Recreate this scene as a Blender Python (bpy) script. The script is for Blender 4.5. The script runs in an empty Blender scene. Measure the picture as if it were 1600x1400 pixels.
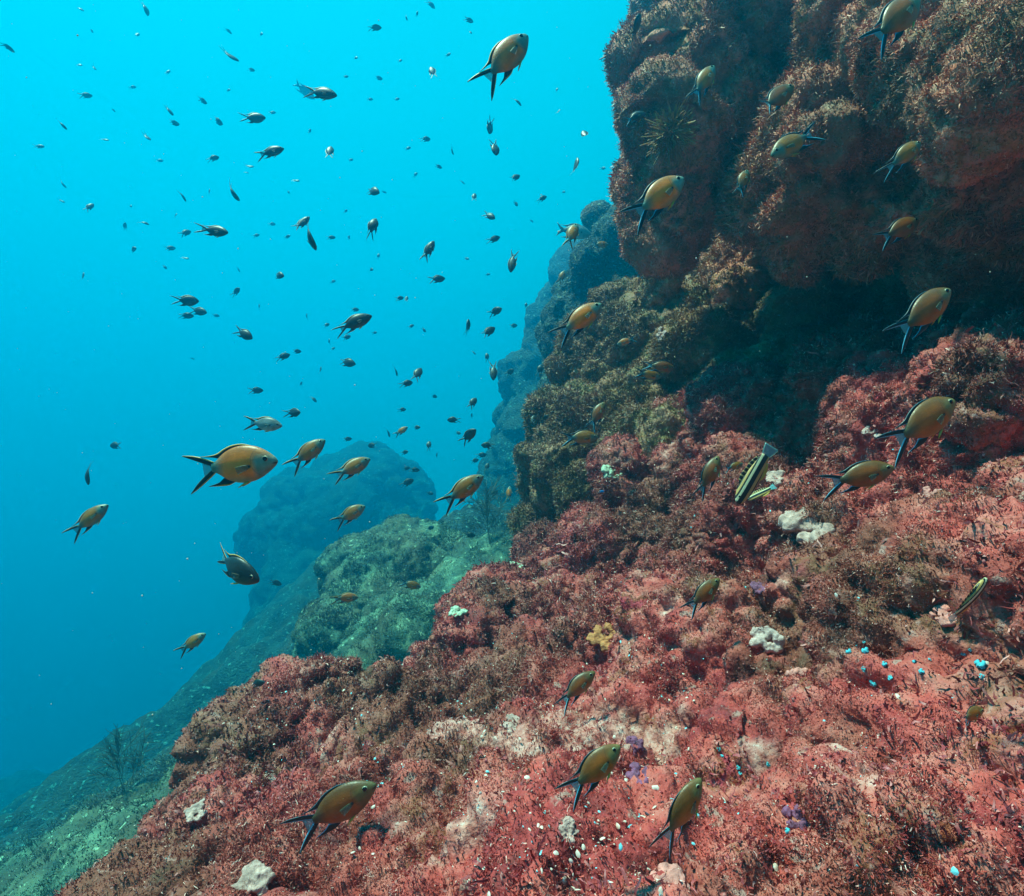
import bpy, math, random
import numpy as np
from mathutils import Vector, Matrix
from mathutils.bvhtree import BVHTree

S = bpy.context.scene
COL = S.collection
rng = np.random.default_rng(7)
random.seed(7)

# ------------------------------------------------------------------ camera, world, sun, exposure
FPX = 950.0                                   # focal length in photo pixels (photo 1600 x 1400)
cam_d = bpy.data.cameras.new("camera")
cam_d.sensor_fit = 'HORIZONTAL'
cam_d.sensor_width = 36.0
cam_d.lens = 36.0 * FPX / 1600.0
cam_d.clip_start = 0.02
cam_d.clip_end = 500.0
cam = bpy.data.objects.new("camera", cam_d)
cam.rotation_euler = (math.radians(90), 0, 0)
COL.objects.link(cam)
S.camera = cam

W = bpy.data.worlds.new("World")
S.world = W
W.use_nodes = True
wt = W.node_tree
wt.nodes.clear()
wo = wt.nodes.new('ShaderNodeOutputWorld')
bg = wt.nodes.new('ShaderNodeBackground')
tc = wt.nodes.new('ShaderNodeTexCoord')
dt = wt.nodes.new('ShaderNodeVectorMath'); dt.operation = 'DOT_PRODUCT'
glow = Vector((-0.10, 0.50, 0.86)).normalized()          # where the surface light comes down through the water
dt.inputs[1].default_value = glow
mr = wt.nodes.new('ShaderNodeMapRange')
mr.inputs['From Min'].default_value = -1.0
mr.inputs['From Max'].default_value = 1.0
cr = wt.nodes.new('ShaderNodeValToRGB')
el = cr.color_ramp.elements
stops = [(0.0, (0.0, 0.018, 0.055)), (0.40, (0.0, 0.060, 0.180)), (0.50, (0.0, 0.125, 0.290)), (0.60, (0.0, 0.260, 0.450)),
         (0.70, (0.0, 0.420, 0.640)), (0.80, (0.0, 0.560, 0.780)), (0.90, (0.0, 0.650, 0.870)), (1.0, (0.01, 0.73, 0.94))]
el[0].position, el[0].color = stops[0][0], (*stops[0][1], 1)
el[1].position, el[1].color = stops[-1][0], (*stops[-1][1], 1)
for p, c in stops[1:-1]:
    e = el.new(p); e.color = (*c, 1)
wt.links.new(tc.outputs['Generated'], dt.inputs[0])
wt.links.new(dt.outputs['Value'], mr.inputs['Value'])
wt.links.new(mr.outputs['Result'], cr.inputs['Fac'])
wt.links.new(cr.outputs['Color'], bg.inputs['Color'])
bg.inputs['Strength'].default_value = 0.45
wt.links.new(bg.outputs[0], wo.inputs['Surface'])

sun_d = bpy.data.lights.new("sun", 'SUN')
sun_d.energy = 5.0
sun_d.angle = math.radians(4.0)               # the ripples above soften the sun a little
sun_d.color = (1.0, 0.74, 0.56)
sun = bpy.data.objects.new("sun", sun_d)
SUN_DIR = Vector((-0.34, 0.05, 0.93)).normalized()      # towards the sun
sun.rotation_euler = SUN_DIR.to_track_quat('Z', 'Y').to_euler()
sun.location = (0, 0, 30)
COL.objects.link(sun)

S.view_settings.view_transform = 'Standard'
S.view_settings.look = 'None'
S.view_settings.exposure = 1.12
S.view_settings.gamma = 1.0
S.cycles.use_denoising = True
S.cycles.max_bounces = 5
S.cycles.diffuse_bounces = 1
S.cycles.glossy_bounces = 2
S.cycles.transmission_bounces = 3
S.cycles.volume_bounces = 1
S.cycles.transparent_max_bounces = 6
S.cycles.caustics_reflective = False
S.cycles.caustics_refractive = False

HAZE_DENSITY = 0.138
HAZE_COLOR = (0.0, 0.200, 0.345)
HAZE_ABSORB = (0.0, 0.78, 0.985)

# ------------------------------------------------------------------ helpers
def P(u, v, d):
    """photo pixel + distance along the view axis -> a point of the place"""
    return Vector(((u - 800.0) / FPX * d, d, -(v - 700.0) / FPX * d))

def tag(o, label=None, cat=None, group=None, kind=None):
    if label: o['label'] = label
    if cat: o['category'] = cat
    if group: o['group'] = group
    if kind: o['kind'] = kind
    return o

def new_mesh(name, V, F, mats=(), smooth=True, fmat=None, parent=None, link=True):
    """V (n,3) array, F (m,k) array of equal-sized faces or list of arrays"""
    me = bpy.data.meshes.new(name)
    if not isinstance(F, (list, tuple)): F = [F]
    F = [np.asarray(f, dtype=np.int32) for f in F if len(f)]
    V = np.asarray(V, dtype=np.float32)
    loops = np.concatenate([f.ravel() for f in F])
    counts = np.concatenate([np.full(len(f), f.shape[1], np.int32) for f in F])
    starts = np.concatenate([[0], np.cumsum(counts)[:-1]]).astype(np.int32)
    me.vertices.add(len(V)); me.vertices.foreach_set('co', V.ravel())
    me.loops.add(len(loops)); me.loops.foreach_set('vertex_index', loops)
    me.polygons.add(len(counts)); me.polygons.foreach_set('loop_start', starts)
    me.polygons.foreach_set('loop_total', counts)
    if fmat is not None: me.polygons.foreach_set('material_index', np.asarray(fmat, np.int32))
    me.polygons.foreach_set('use_smooth', np.full(len(counts), smooth))
    me.update(calc_edges=True)
    for m in mats: me.materials.append(m)
    o = bpy.data.objects.new(name, me)
    if link: COL.objects.link(o)
    if parent: o.parent = parent
    return o

def ihash(ix, iy, iz, seed=0):
    h = (ix.astype(np.int64) * 73856093) ^ (iy.astype(np.int64) * 19349663) ^ (iz.astype(np.int64) * 83492791) ^ (seed * 2654435761)
    h &= 0xFFFFFFFF
    h = ((h ^ (h >> 16)) * 0x45d9f3b) & 0xFFFFFFFF
    h = ((h ^ (h >> 16)) * 0x45d9f3b) & 0xFFFFFFFF
    return (h ^ (h >> 16)) & 0xFFFFFFFF

def vnoise(p, seed=0):
    i = np.floor(p); f = p - i; i = i.astype(np.int64)
    f = f * f * (3 - 2 * f)
    out = 0
    for dx in (0, 1):
        wx = f[:, 0] if dx else 1 - f[:, 0]
        for dy in (0, 1):
            wy = f[:, 1] if dy else 1 - f[:, 1]
            for dz in (0, 1):
                wz = f[:, 2] if dz else 1 - f[:, 2]
                out = out + wx * wy * wz * (ihash(i[:, 0] + dx, i[:, 1] + dy, i[:, 2] + dz, seed) / 2147483648.0 - 1.0)
    return out

def fbm(p, oct=4, seed=0):
    a, s, o = 1.0, 0.0, 0
    for k in range(oct):
        o = o + a * vnoise(p * (2.03 ** k) + 17.3 * k, seed + k); s += a; a *= 0.5
    return o / s

def worley(p, seed=0):
    i = np.floor(p).astype(np.int64)
    best = np.full(len(p), 9.0)
    for dx in (-1, 0, 1):
        for dy in (-1, 0, 1):
            for dz in (-1, 0, 1):
                cx, cy, cz = i[:, 0] + dx, i[:, 1] + dy, i[:, 2] + dz
                h = ihash(cx, cy, cz, seed)
                jx = (h & 1023) / 1023.0; jy = ((h >> 10) & 1023) / 1023.0; jz = ((h >> 20) & 1023) / 1023.0
                d = (cx + jx - p[:, 0]) ** 2 + (cy + jy - p[:, 1]) ** 2 + (cz + jz - p[:, 2]) ** 2
                np.minimum(best, d, out=best)
    return np.sqrt(best)

def surface_nets(F, o, h):
    s = F < 0
    nx, ny, nz = F.shape
    c = np.zeros((nx - 1, ny - 1, nz - 1), np.int8)
    offs = [(a, b, d) for a in (0, 1) for b in (0, 1) for d in (0, 1)]
    for a, b, d in offs:
        c += s[a:nx - 1 + a, b:ny - 1 + b, d:nz - 1 + d]
    act = (c > 0) & (c < 8)
    idx = np.argwhere(act)
    vid = np.full(act.shape, -1, np.int64)
    vid[act] = np.arange(len(idx))
    val = {of: F[idx[:, 0] + of[0], idx[:, 1] + of[1], idx[:, 2] + of[2]] for of in offs}
    acc = np.zeros((len(idx), 3)); cnt = np.zeros(len(idx))
    for a in offs:
        for ax in range(3):
            if a[ax] == 0:
                b = list(a); b[ax] = 1; b = tuple(b)
                fa, fb = val[a], val[b]
                cr_ = (fa < 0) != (fb < 0)
                t = np.where(cr_, fa / np.where(cr_, fa - fb, 1), 0)
                q = np.tile(np.array(a, float), (len(idx), 1)); q[:, ax] = t
                acc += q * cr_[:, None]; cnt += cr_
    V = (idx + acc / cnt[:, None]) * h + np.asarray(o)
    faces = []
    for ax in range(3):
        sl0 = [slice(1, -1)] * 3; sl1 = [slice(1, -1)] * 3
        sl0[ax] = slice(0, -1); sl1[ax] = slice(1, None)
        a = s[tuple(sl0)]; b = s[tuple(sl1)]
        e = np.argwhere(a != b)
        inside = a[tuple(e.T)]
        e = e + np.array([0 if k == ax else 1 for k in range(3)])
        u, w = [(1, 2), (2, 0), (0, 1)][ax]
        def cell(du, dw):
            q = e.copy(); q[:, u] += du; q[:, w] += dw
            return vid[tuple(q.T)]
        quad = np.stack([cell(-1, -1), cell(0, -1), cell(0, 0), cell(-1, 0)], 1)
        quad[~inside] = quad[~inside][:, ::-1]
        faces.append(quad)
    return V, np.concatenate(faces)

def subdivide(V, Q):
    n = len(V)
    e = np.stack([Q, np.roll(Q, -1, 1)], 2).reshape(-1, 2)
    e = np.sort(e, 1)
    key = e[:, 0] * n + e[:, 1]
    uq, inv = np.unique(key, return_inverse=True)
    inv = inv.reshape(-1)
    em = (V[uq // n] + V[uq % n]) / 2
    fm = V[Q].mean(1)
    ei = (n + inv).reshape(-1, 4)
    fi = n + len(uq) + np.arange(len(Q))
    V2 = np.concatenate([V, em, fm])
    Q2 = np.concatenate([np.stack([Q[:, k], ei[:, k], fi, ei[:, k - 1]], 1) for k in range(4)])
    return V2, Q2

def smooth(V, Q, it=1):
    for _ in range(it):
        acc = np.zeros_like(V); cnt = np.bincount(Q.ravel(), minlength=len(V)).astype(float)
        m = V[Q].mean(1)
        for ax in range(3):
            acc[:, ax] = np.bincount(Q.ravel(), weights=np.repeat(m[:, ax], 4), minlength=len(V))
        V = acc / np.maximum(cnt, 1)[:, None]
    return V

def normals(V, Q):
    a = V[Q[:, 2]] - V[Q[:, 0]]; b = V[Q[:, 3]] - V[Q[:, 1]]
    fn = np.cross(a, b)
    N = np.zeros_like(V)
    for ax in range(3):
        N[:, ax] = np.bincount(Q.ravel(), weights=np.repeat(fn[:, ax], 4), minlength=len(V))
    return N / np.maximum(np.linalg.norm(N, axis=1), 1e-9)[:, None]

def smin(a, b, k):
    hh = np.clip(0.5 + 0.5 * (b - a) / k, 0, 1)
    return b + (a - b) * hh - k * hh * (1 - hh)

def grid(lo, hi, h):
    ax = [np.arange(lo[k], hi[k] + h, h, dtype=np.float32) for k in range(3)]
    return np.meshgrid(*ax, indexing='ij')

def balls(G, lst, k, base=None):
    X, Y, Z = G
    f = base
    for (u, v, d, r) in lst:
        dc = d / (1 - r / FPX)
        c = P(u, v, dc); R = r * dc / FPX
        q = np.sqrt((X - c.x) ** 2 + (Y - c.y) ** 2 + (Z - c.z) ** 2) - R
        f = q if f is None else smin(f, q, k)
    return f

def tps(pts, lam=1e-3):
    p = np.array(pts, float); n = len(p)
    def ker(r2): return np.where(r2 > 0, 0.5 * r2 * np.log(np.maximum(r2, 1e-12)), 0)
    D = ((p[:, None, :2] - p[None, :, :2]) ** 2).sum(2)
    A = np.zeros((n + 3, n + 3)); A[:n, :n] = ker(D) + lam * np.eye(n)
    A[:n, n] = 1; A[:n, n + 1:] = p[:, :2]; A[n, :n] = 1; A[n + 1:, :n] = p[:, :2].T
    w = np.linalg.solve(A, np.concatenate([p[:, 2], [0, 0, 0]]))
    def f(x, y):
        o = w[n] + w[n + 1] * x + w[n + 2] * y
        for k in range(n):
            o = o + w[k] * ker((x - p[k, 0]) ** 2 + (y - p[k, 1]) ** 2)
        return o
    return f

# ------------------------------------------------------------------ materials
def mat(name):
    m = bpy.data.materials.new(name); m.use_nodes = True
    nt = m.node_tree; nt.nodes.clear()
    out = nt.nodes.new('ShaderNodeOutputMaterial')
    b = nt.nodes.new('ShaderNodeBsdfPrincipled')
    nt.links.new(b.outputs[0], out.inputs['Surface'])
    return m, nt, b

def noise_ramp(nt, coord, scale, stops, detail=4, rough=0.6, dist=0.0):
    n = nt.nodes.new('ShaderNodeTexNoise')
    n.inputs['Scale'].default_value = scale; n.inputs['Detail'].default_value = detail
    n.inputs['Roughness'].default_value = rough; n.inputs['Distortion'].default_value = dist
    nt.links.new(coord, n.inputs['Vector'])
    r = nt.nodes.new('ShaderNodeValToRGB')
    e = r.color_ramp.elements
    e[0].position, e[0].color = stops[0][0], (*stops[0][1], 1)
    e[1].position, e[1].color = stops[-1][0], (*stops[-1][1], 1)
    for p, c in stops[1:-1]:
        x = e.new(p); x.color = (*c, 1)
    nt.links.new(n.outputs['Fac'], r.inputs['Fac'])
    return n, r

def mixc(nt, fac, a, b, mode='MIX'):
    m = nt.nodes.new('ShaderNodeMix'); m.data_type = 'RGBA'; m.blend_type = mode
    for sock, val in ((m.inputs[0], fac), (m.inputs[6], a), (m.inputs[7], b)):
        if isinstance(val, (int, float)): sock.default_value = val
        elif isinstance(val, tuple): sock.default_value = (*val, 1)
        else: nt.links.new(val, sock)
    return m.outputs[2]

def geo_pos(nt):
    return nt.nodes.new('ShaderNodeNewGeometry').outputs['Position']

def rock_mat(name, stops, spots, scale=7.0, bump=0.5, spot_lo=0.62, spot_hi=0.68, rough=0.75, bdist=0.02):
    m, nt, b = mat(name)
    pos = geo_pos(nt)
    _, r1 = noise_ramp(nt, pos, scale, stops, 6, 0.65, 0.4)
    _, r2 = noise_ramp(nt, pos, scale * 5.5, [(spot_lo, (0, 0, 0)), (spot_hi, (1, 1, 1))], 3, 0.6)
    _, r4 = noise_ramp(nt, pos, scale * 0.38, [(0.46, (0, 0, 0)), (0.60, (1, 1, 1))], 3, 0.6)
    dk = mixc(nt, r4.outputs[0], r1.outputs[0], mixc(nt, 0.65, r1.outputs[0], (0.13, 0.060, 0.026)))
    c = mixc(nt, r2.outputs[0], dk, spots)
    ca_ = nt.nodes.new('ShaderNodeAttribute'); ca_.attribute_name = 'crust'
    _, r5 = noise_ramp(nt, pos, scale * 9.0, [(0.38, (0.46, 0.11, 0.09)), (0.50, (0.64, 0.23, 0.19)), (0.60, (0.74, 0.34, 0.29)), (0.68, (0.84, 0.55, 0.48))], 5, 0.7)
    c = mixc(nt, ca_.outputs['Fac'], c, r5.outputs[0])
    nt.links.new(c, b.inputs['Base Color'])
    b.inputs['Roughness'].default_value = rough
    n3 = nt.nodes.new('ShaderNodeTexNoise'); n3.inputs['Scale'].default_value = scale * 14; n3.inputs['Detail'].default_value = 5
    nt.links.new(pos, n3.inputs['Vector'])
    bp = nt.nodes.new('ShaderNodeBump'); bp.inputs['Strength'].default_value = bump; bp.inputs['Distance'].default_value = bdist
    nt.links.new(n3.outputs['Fac'], bp.inputs['Height'])
    nt.links.new(bp.outputs[0], b.inputs['Normal'])
    return m

def turf_mat(name, stops, tips, tip_lo=0.90, tip_hi=1.05, scale=5.0, rough=0.55):
    """algae blades: colour patches over the rock, each blade a little different"""
    m, nt, b = mat(name)
    pos = geo_pos(nt)
    _, r1 = noise_ramp(nt, pos, scale, stops, 5, 0.7, 0.5)
    at = nt.nodes.new('ShaderNodeAttribute'); at.attribute_name = 'tint'
    mr_ = nt.nodes.new('ShaderNodeMapRange'); mr_.inputs['From Min'].default_value = tip_lo; mr_.inputs['From Max'].default_value = tip_hi
    nt.links.new(at.outputs['Fac'], mr_.inputs['Value'])
    _, r4 = noise_ramp(nt, pos, scale * 0.45, [(0.46, (0, 0, 0)), (0.60, (1, 1, 1))], 3, 0.6)
    dk = mixc(nt, r4.outputs[0], r1.outputs[0], mixc(nt, 0.50, r1.outputs[0], (0.14, 0.060, 0.026)))
    c = mixc(nt, mr_.outputs[0], dk, tips)
    hs = nt.nodes.new('ShaderNodeHueSaturation')
    vr = nt.nodes.new('ShaderNodeMapRange'); vr.inputs['To Min'].default_value = 0.65; vr.inputs['To Max'].default_value = 1.3
    nt.links.new(at.outputs['Fac'], vr.inputs['Value'])
    nt.links.new(vr.outputs[0], hs.inputs['Value'])
    nt.links.new(c, hs.inputs['Color'])
    nt.links.new(hs.outputs[0], b.inputs['Base Color'])
    b.inputs['Roughness'].default_value = rough
    return m

RED = [(0.34, (0.15, 0.012, 0.014)), (0.42, (0.42, 0.032, 0.034)), (0.50, (0.60, 0.074, 0.060)), (0.57, (0.66, 0.160, 0.130)), (0.61, (0.33, 0.076, 0.030)), (0.68, (0.54, 0.038, 0.068))]
BROWN = [(0.34, (0.22, 0.060, 0.026)), (0.44, (0.62, 0.150, 0.078)), (0.51, (0.80, 0.260, 0.165)), (0.58, (0.42, 0.150, 0.042)), (0.66, (0.72, 0.17, 0.115))]
OLIVE = [(0.34, (0.18, 0.095, 0.030)), (0.44, (0.36, 0.16, 0.060)), (0.52, (0.48, 0.20, 0.12)), (0.60, (0.24, 0.16, 0.045)), (0.68, (0.44, 0.15, 0.09))]
TEAL = [(0.36, (0.024, 0.038, 0.030)), (0.46, (0.065, 0.085, 0.055)), (0.54, (0.16, 0.18, 0.11)), (0.60, (0.26, 0.26, 0.15)), (0.66, (0.05, 0.065, 0.05))]
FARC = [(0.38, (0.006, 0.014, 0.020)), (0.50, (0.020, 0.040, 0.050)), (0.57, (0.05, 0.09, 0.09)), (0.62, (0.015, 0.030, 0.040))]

M = {}
M['rock_red'] = rock_mat('encrusted_rock_red', RED, (0.46, 0.20, 0.17), 6.0)
M['rock_brown'] = rock_mat('encrusted_rock_brown', BROWN, (0.45, 0.25, 0.16), 5.0)
M['rock_olive'] = rock_mat('encrusted_rock_olive', OLIVE, (0.40, 0.28, 0.18), 5.0)
M['rock_teal'] = rock_mat('encrusted_rock_pale', TEAL, (0.50, 0.48, 0.30), 3.2, 0.6, 0.63, 0.66)
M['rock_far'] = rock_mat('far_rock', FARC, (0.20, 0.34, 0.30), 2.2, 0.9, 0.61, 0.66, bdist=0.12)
M['turf_red'] = turf_mat('red_algae_turf', RED, (0.80, 0.46, 0.40), 0.88, 1.0)
M['turf_frond'] = turf_mat('red_algae_frond', [(0.36, (0.22, 0.018, 0.022)), (0.48, (0.40, 0.040, 0.050)), (0.56, (0.50, 0.085, 0.10)), (0.66, (0.20, 0.05, 0.03))], (0.66, 0.26, 0.24), 0.88, 1.0)
M['turf_brown'] = turf_mat('brown_algae_turf', BROWN, (0.62, 0.36, 0.24))
M['turf_olive'] = turf_mat('olive_algae_turf', OLIVE, (0.55, 0.38, 0.24))
M['rock_bluff'] = rock_mat('dark_bluff_rock', FARC, (0.30, 0.32, 0.20), 3.0, 0.8, 0.60, 0.66, bdist=0.06)  # dark blue-grey stops like the far rock, with paler spots
M['turf_teal'] = turf_mat('pale_algae_turf', TEAL, (0.46, 0.44, 0.26), 0.93, 1.0, 3.0)

# ------------------------------------------------------------------ rock masses
def dress(V, Q, sub, c1, a1, c2, a2, c3, a3, fb, fa, seed):
    """subdivide, then grow algae cushions (three sizes of domes) and roughness out of the surface"""
    V = smooth(V, Q, 1)
    for _ in range(sub):
        V, Q = subdivide(V, Q); V = smooth(V, Q, 1)
    N = normals(V, Q)
    warp = np.stack([vnoise(V * 9 + 5, seed + 50), vnoise(V * 9 + 31, seed + 51), vnoise(V * 9 + 77, seed + 52)], 1) * 0.018
    pw = V + warp
    d = a1 * (0.55 - worley(pw / c1, seed) ** 2) + fa * fbm(V / fb, 4, seed + 9)
    big = np.clip(0.7 + 0.9 * fbm(V * 3.0, 2, seed + 30), 0.3, 1.1)
    d = d + big * a2 * (0.5 - 1.15 * worley(pw / c2, seed + 1) ** 2.6)
    V = V + N * d[:, None]
    N = normals(V, Q)
    d = a3 * (0.5 - worley(V / c3, seed + 2) ** 2) + a3 * 0.8 * fbm(V / (c3 * 0.7), 3, seed + 20)
    V = V + N * d[:, None]
    return V, Q

def scatter_blades(name, V, Q, n, material, size, width, seed, label, cat, sway=0.8, maxd=99., frame=1.25, parent=None, crust=None, lo=0.30):
    """algae turf: n curled blades rooted on the surface; more per area where the rock is near"""
    r = np.random.default_rng(seed)
    T = np.concatenate([Q[:, [0, 1, 2]], Q[:, [0, 2, 3]]])
    A, B, C = V[T[:, 0]], V[T[:, 1]], V[T[:, 2]]
    fn = np.cross(B - A, C - A); ar = np.linalg.norm(fn, axis=1); fn /= np.maximum(ar, 1e-12)[:, None]
    cen = (A + B + C) / 3; dist = np.linalg.norm(cen, axis=1)
    face = -(fn * cen).sum(1) / dist
    y = np.maximum(cen[:, 1], 0.05)
    vis = (np.abs(cen[:, 0] / y) < 0.842 * frame) & (np.abs(cen[:, 2] / y) < 0.737 * frame) & (face > -0.35) & (cen[:, 1] > 0.15) & (dist < maxd)
    w = ar * vis / np.maximum(dist, 0.5) ** 1.6
    w *= np.clip(0.8 + 1.9 * fbm(cen * 8, 3, seed), lo, 1.9)
    if crust is not None: w *= 1 - 0.80 * crust[T[:, 0]]
    t = r.choice(len(T), n, p=w / w.sum())
    u, v = r.random(n), r.random(n)
    fl = u + v > 1; u[fl], v[fl] = 1 - u[fl], 1 - v[fl]
    p = A[t] + (B[t] - A[t]) * u[:, None] + (C[t] - A[t]) * v[:, None]
    nn = fn[t]
    dd = np.linalg.norm(p, axis=1)
    L = size * (0.45 + 1.1 * r.random(n) ** 1.5) * np.clip(dd / 1.3, 0.75, 2.6)
    L = L * np.clip(1.0 + 1.8 * fbm(p * 5.5, 2, seed + 7), 0.45, 2.1)
    rv = r.normal(size=(n, 3))
    cl = np.stack([vnoise(p * 40, seed + 3), vnoise(p * 40 + 9, seed + 4), vnoise(p * 40 + 21, seed + 5)], 1)
    d0 = nn + sway * (0.55 * rv * 0.6 + 1.0 * cl); d0 /= np.linalg.norm(d0, axis=1)[:, None]
    d1 = d0 + 1.0 * r.normal(size=(n, 3)); d1 /= np.linalg.norm(d1, axis=1)[:, None]
    d2 = d1 + 1.1 * r.normal(size=(n, 3)); d2 /= np.linalg.norm(d2, axis=1)[:, None]
    sd = np.cross(d0, r.normal(size=(n, 3))); sd /= np.maximum(np.linalg.norm(sd, axis=1), 1e-6)[:, None]
    wd = (width * (0.5 + r.random(n)) * np.clip(dd / 1.3, 0.75, 2.6))[:, None]
    p0 = p - nn * (0.1 * L)[:, None]
    p1 = p0 + d0 * (0.45 * L)[:, None]; p2 = p1 + d1 * (0.35 * L)[:, None]; p3 = p2 + d2 * (0.3 * L)[:, None]
    VV = np.stack([p0 - sd * wd * .5, p0 + sd * wd * .5, p1 - sd * wd * .5, p1 + sd * wd * .5, p2 - sd * wd * .4, p2 + sd * wd * .4, p3], 1).reshape(-1, 3)
    b = (np.arange(n) * 7)[:, None]
    quads = np.concatenate([b + np.array([[0, 1, 3, 2]]), b + np.array([[2, 3, 5, 4]])])
    tris = b + np.array([[4, 5, 6]])
    o = new_mesh(name, VV, [quads, tris], [material], True, parent=parent)
    at = o.data.attributes.new('tint', 'FLOAT', 'POINT')
    at.data.foreach_set('value', np.repeat(r.random(n), 7).astype(np.float32))
    if parent is None: tag(o, label, cat, None, 'stuff')
    else: o['kind'] = 'stuff'
    return o

BVH_V, BVH_F = [], []
def crust_attr(o, val):
    at = o.data.attributes.new('crust', 'FLOAT', 'POINT'); at.data.foreach_set('value', np.asarray(val, np.float32))

def remember(V, Q):
    BVH_F.append(Q + sum(len(v) for v in BVH_V)); BVH_V.append(V)

# --- the near ledge: a slope of rock rising to the right, with a broken left edge
hp = [P(170,1400,1.1), P(340,1100,1.6), P(540,1108,1.9), P(600,1085,2.0), P(690,1010,2.3), P(725,950,2.5), P(840,850,3.2), P(900,835,3.4),
      P(800,1400,.85), P(500,1400,.95), P(1200,1400,.70), P(1600,1400,.60), P(1600,1000,.85), P(1600,700,1.2), P(1600,600,1.45),
      P(1100,1000,1.5), P(800,1150,1.35), P(550,1200,1.45), P(1265,850,1.6), P(1200,650,2.25), P(900,950,2.3), P(1000,850,2.5), P(1050,640,2.9),
      P(1300,590,2.3), P(1450,590,1.9), P(1400,800,1.5), P(1400,1150,1.0), P(380,1250,1.25)]
hp += [Vector((-.9, .35, -.78)), Vector((0, .3, -.62)), Vector((.6, .3, -.45)), Vector((1.3, .6, 0.0)), Vector((1.7, 1.4, .35)), Vector((1.8, 2.5, .4)), Vector((1.3, 3.6, .3))]
hfun = tps([(q.x, q.y, q.z) for q in hp], 2e-3)
edge_line = np.array([(-.78, .0), (-.61, .8), (-.63, 1.15), (-.71, 1.60), (-.54, 1.88), (-.43, 1.98), (-.29, 2.28), (-.22, 2.5), (.10, 3.15), (.40, 3.7), (.9, 4.4), (1.5, 5.2)])

def edge_x(y):
    return np.interp(y, edge_line[:, 1], edge_line[:, 0])

h = 0.018
G = grid((-1.25, .12, -2.5), (2.0, 4.2, .75), h)
X, Y, Z = G
H = hfun(X[:, :, 0], Y[:, :, 0]).astype(np.float32)[:, :, None]
e = (edge_x(Y[:, :, 0]) - X[:, :, 0])[:, :, None] + 0.10 * (Z - H)      # left face leans back below
f = -smin(-(Z - H) * 0.8, -e * 0.85, 0.10)
far_end = (Y - 4.0)
f = np.maximum(f, far_end)
f = balls(G, [(720, 985, 2.3, 36), (752, 975, 2.3, 36), (705, 1050, 2.12, 42), (760, 1055, 2.05, 46), (405, 1125, 1.62, 42), (470, 1140, 1.68, 40), (550, 1140, 1.8, 36), (340, 1170, 1.5, 40),
              (1265, 850, 1.48, 70), (1215, 640, 2.15, 60), (1330, 610, 2.0, 55), (1580, 680, 1.15, 90), (1560, 800, 1.1, 80), (1180, 800, 1.75, 55), (1110, 830, 1.95, 50),
              (860, 900, 2.6, 40), (950, 870, 2.4, 45), (1000, 780, 2.6, 50)], 0.06, f)
for hole in ((1505, 885, 1.02, 46), (1560, 815, 1.05, 46), (1135, 872, 1.75, 30), (1090, 835, 1.9, 26), (1185, 1345, .64, 34), (1170, 1290, .72, 26), (1590, 1215, .66, 50), (1330, 600, 2.0, 40), (985, 955, 2.2, 22), (800, 1015, 2.0, 18), (1400, 930, 1.2, 26), (1130, 770, 2.1, 24)):
    f = -smin(-f, balls(G, [(hole[0], hole[1], hole[2] * .97, hole[3])], .02), .04)      # hollows and caves under the lumps
V, Q = surface_nets(f, (X[0, 0, 0], Y[0, 0, 0], Z[0, 0, 0]), h)
V, Q = dress(V, Q, 1, .28, .22, .11, .115, .038, .034, .40, .20, 3)
ledge = tag(new_mesh('rock_ledge', V, Q, [M['rock_red']]), None, None, None, 'structure')
u_ = 800 + FPX * V[:, 0] / np.maximum(V[:, 1], .1); v_ = 700 - FPX * V[:, 2] / np.maximum(V[:, 1], .1)
LCR = np.clip((fbm(V * 11.0, 4, 401) + .42 * np.exp(-((V[:, 0] - .02) / .32) ** 2 - ((V[:, 1] - 1.12) / .34) ** 2) - .40) / .22, 0, 1)
crust_attr(ledge, LCR)
remember(V, Q)
TURF = 850000
scatter_blades('algae_turf', V, Q, TURF, M['turf_red'], .0072, .0013, 11, 'red and pink algae turf covering the near sloping rock ledge', 'algae', crust=LCR)
LEDGE = (V, Q)
scatter_blades('algae_fronds', V, Q, 50000, M['turf_frond'], .011, .0032, 19, 'broader dark red algae fronds tucked between the turf of the ledge', 'algae', crust=LCR, lo=0.0)

# --- overhanging wall on the right
h = 0.022
G = grid((.25, .75, -.25), (3.2, 5.2, 2.7), h)
X, Y, Z = G
wall = [(1310, -60, 2.5, 330), (1340, 230, 2.45, 290), (1700, 100, 1.9, 350), (1640, 380, 1.95, 230), (1400, -250, 2.3, 330),
        (1145, -50, 2.35, 80), (1112, 40, 2.3, 58), (1078, 110, 2.25, 56), (1066, 185, 2.2, 62), (1062, 255, 2.2, 60), (1052, 318, 2.25, 46), (1046, 356, 2.3, 32),
        (1110, 15, 2.25, 42), (1188, 40, 2.15, 50), (1165, 120, 2.3, 42), (1260, 60, 2.1, 70), (1130, -90, 2.05, 110),
        (1330, 190, 1.75, 75), (1300, 260, 1.7, 66), (1400, 120, 1.6, 80), (1470, 70, 1.45, 90), (1560, 110, 1.25, 110), (1560, 0, 1.3, 100), (1420, 230, 1.6, 92),
        (1500, 200, 1.4, 90), (1325, 335, 1.75, 60), (1265, 320, 1.85, 50), (1250, 385, 1.95, 36), (1330, 385, 1.85, 40), (1430, 310, 1.62, 66), (1230, 290, 1.95, 42),
        (1520, 300, 1.6, 90), (1620, 240, 1.3, 100), (1380, 30, 1.75, 90), (1500, 470, 2.5, 170), (1300, 500, 2.65, 120), (1190, 470, 2.7, 90), (1230, 180, 2.2, 60)]
f = balls(G, wall, 0.05)
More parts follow.
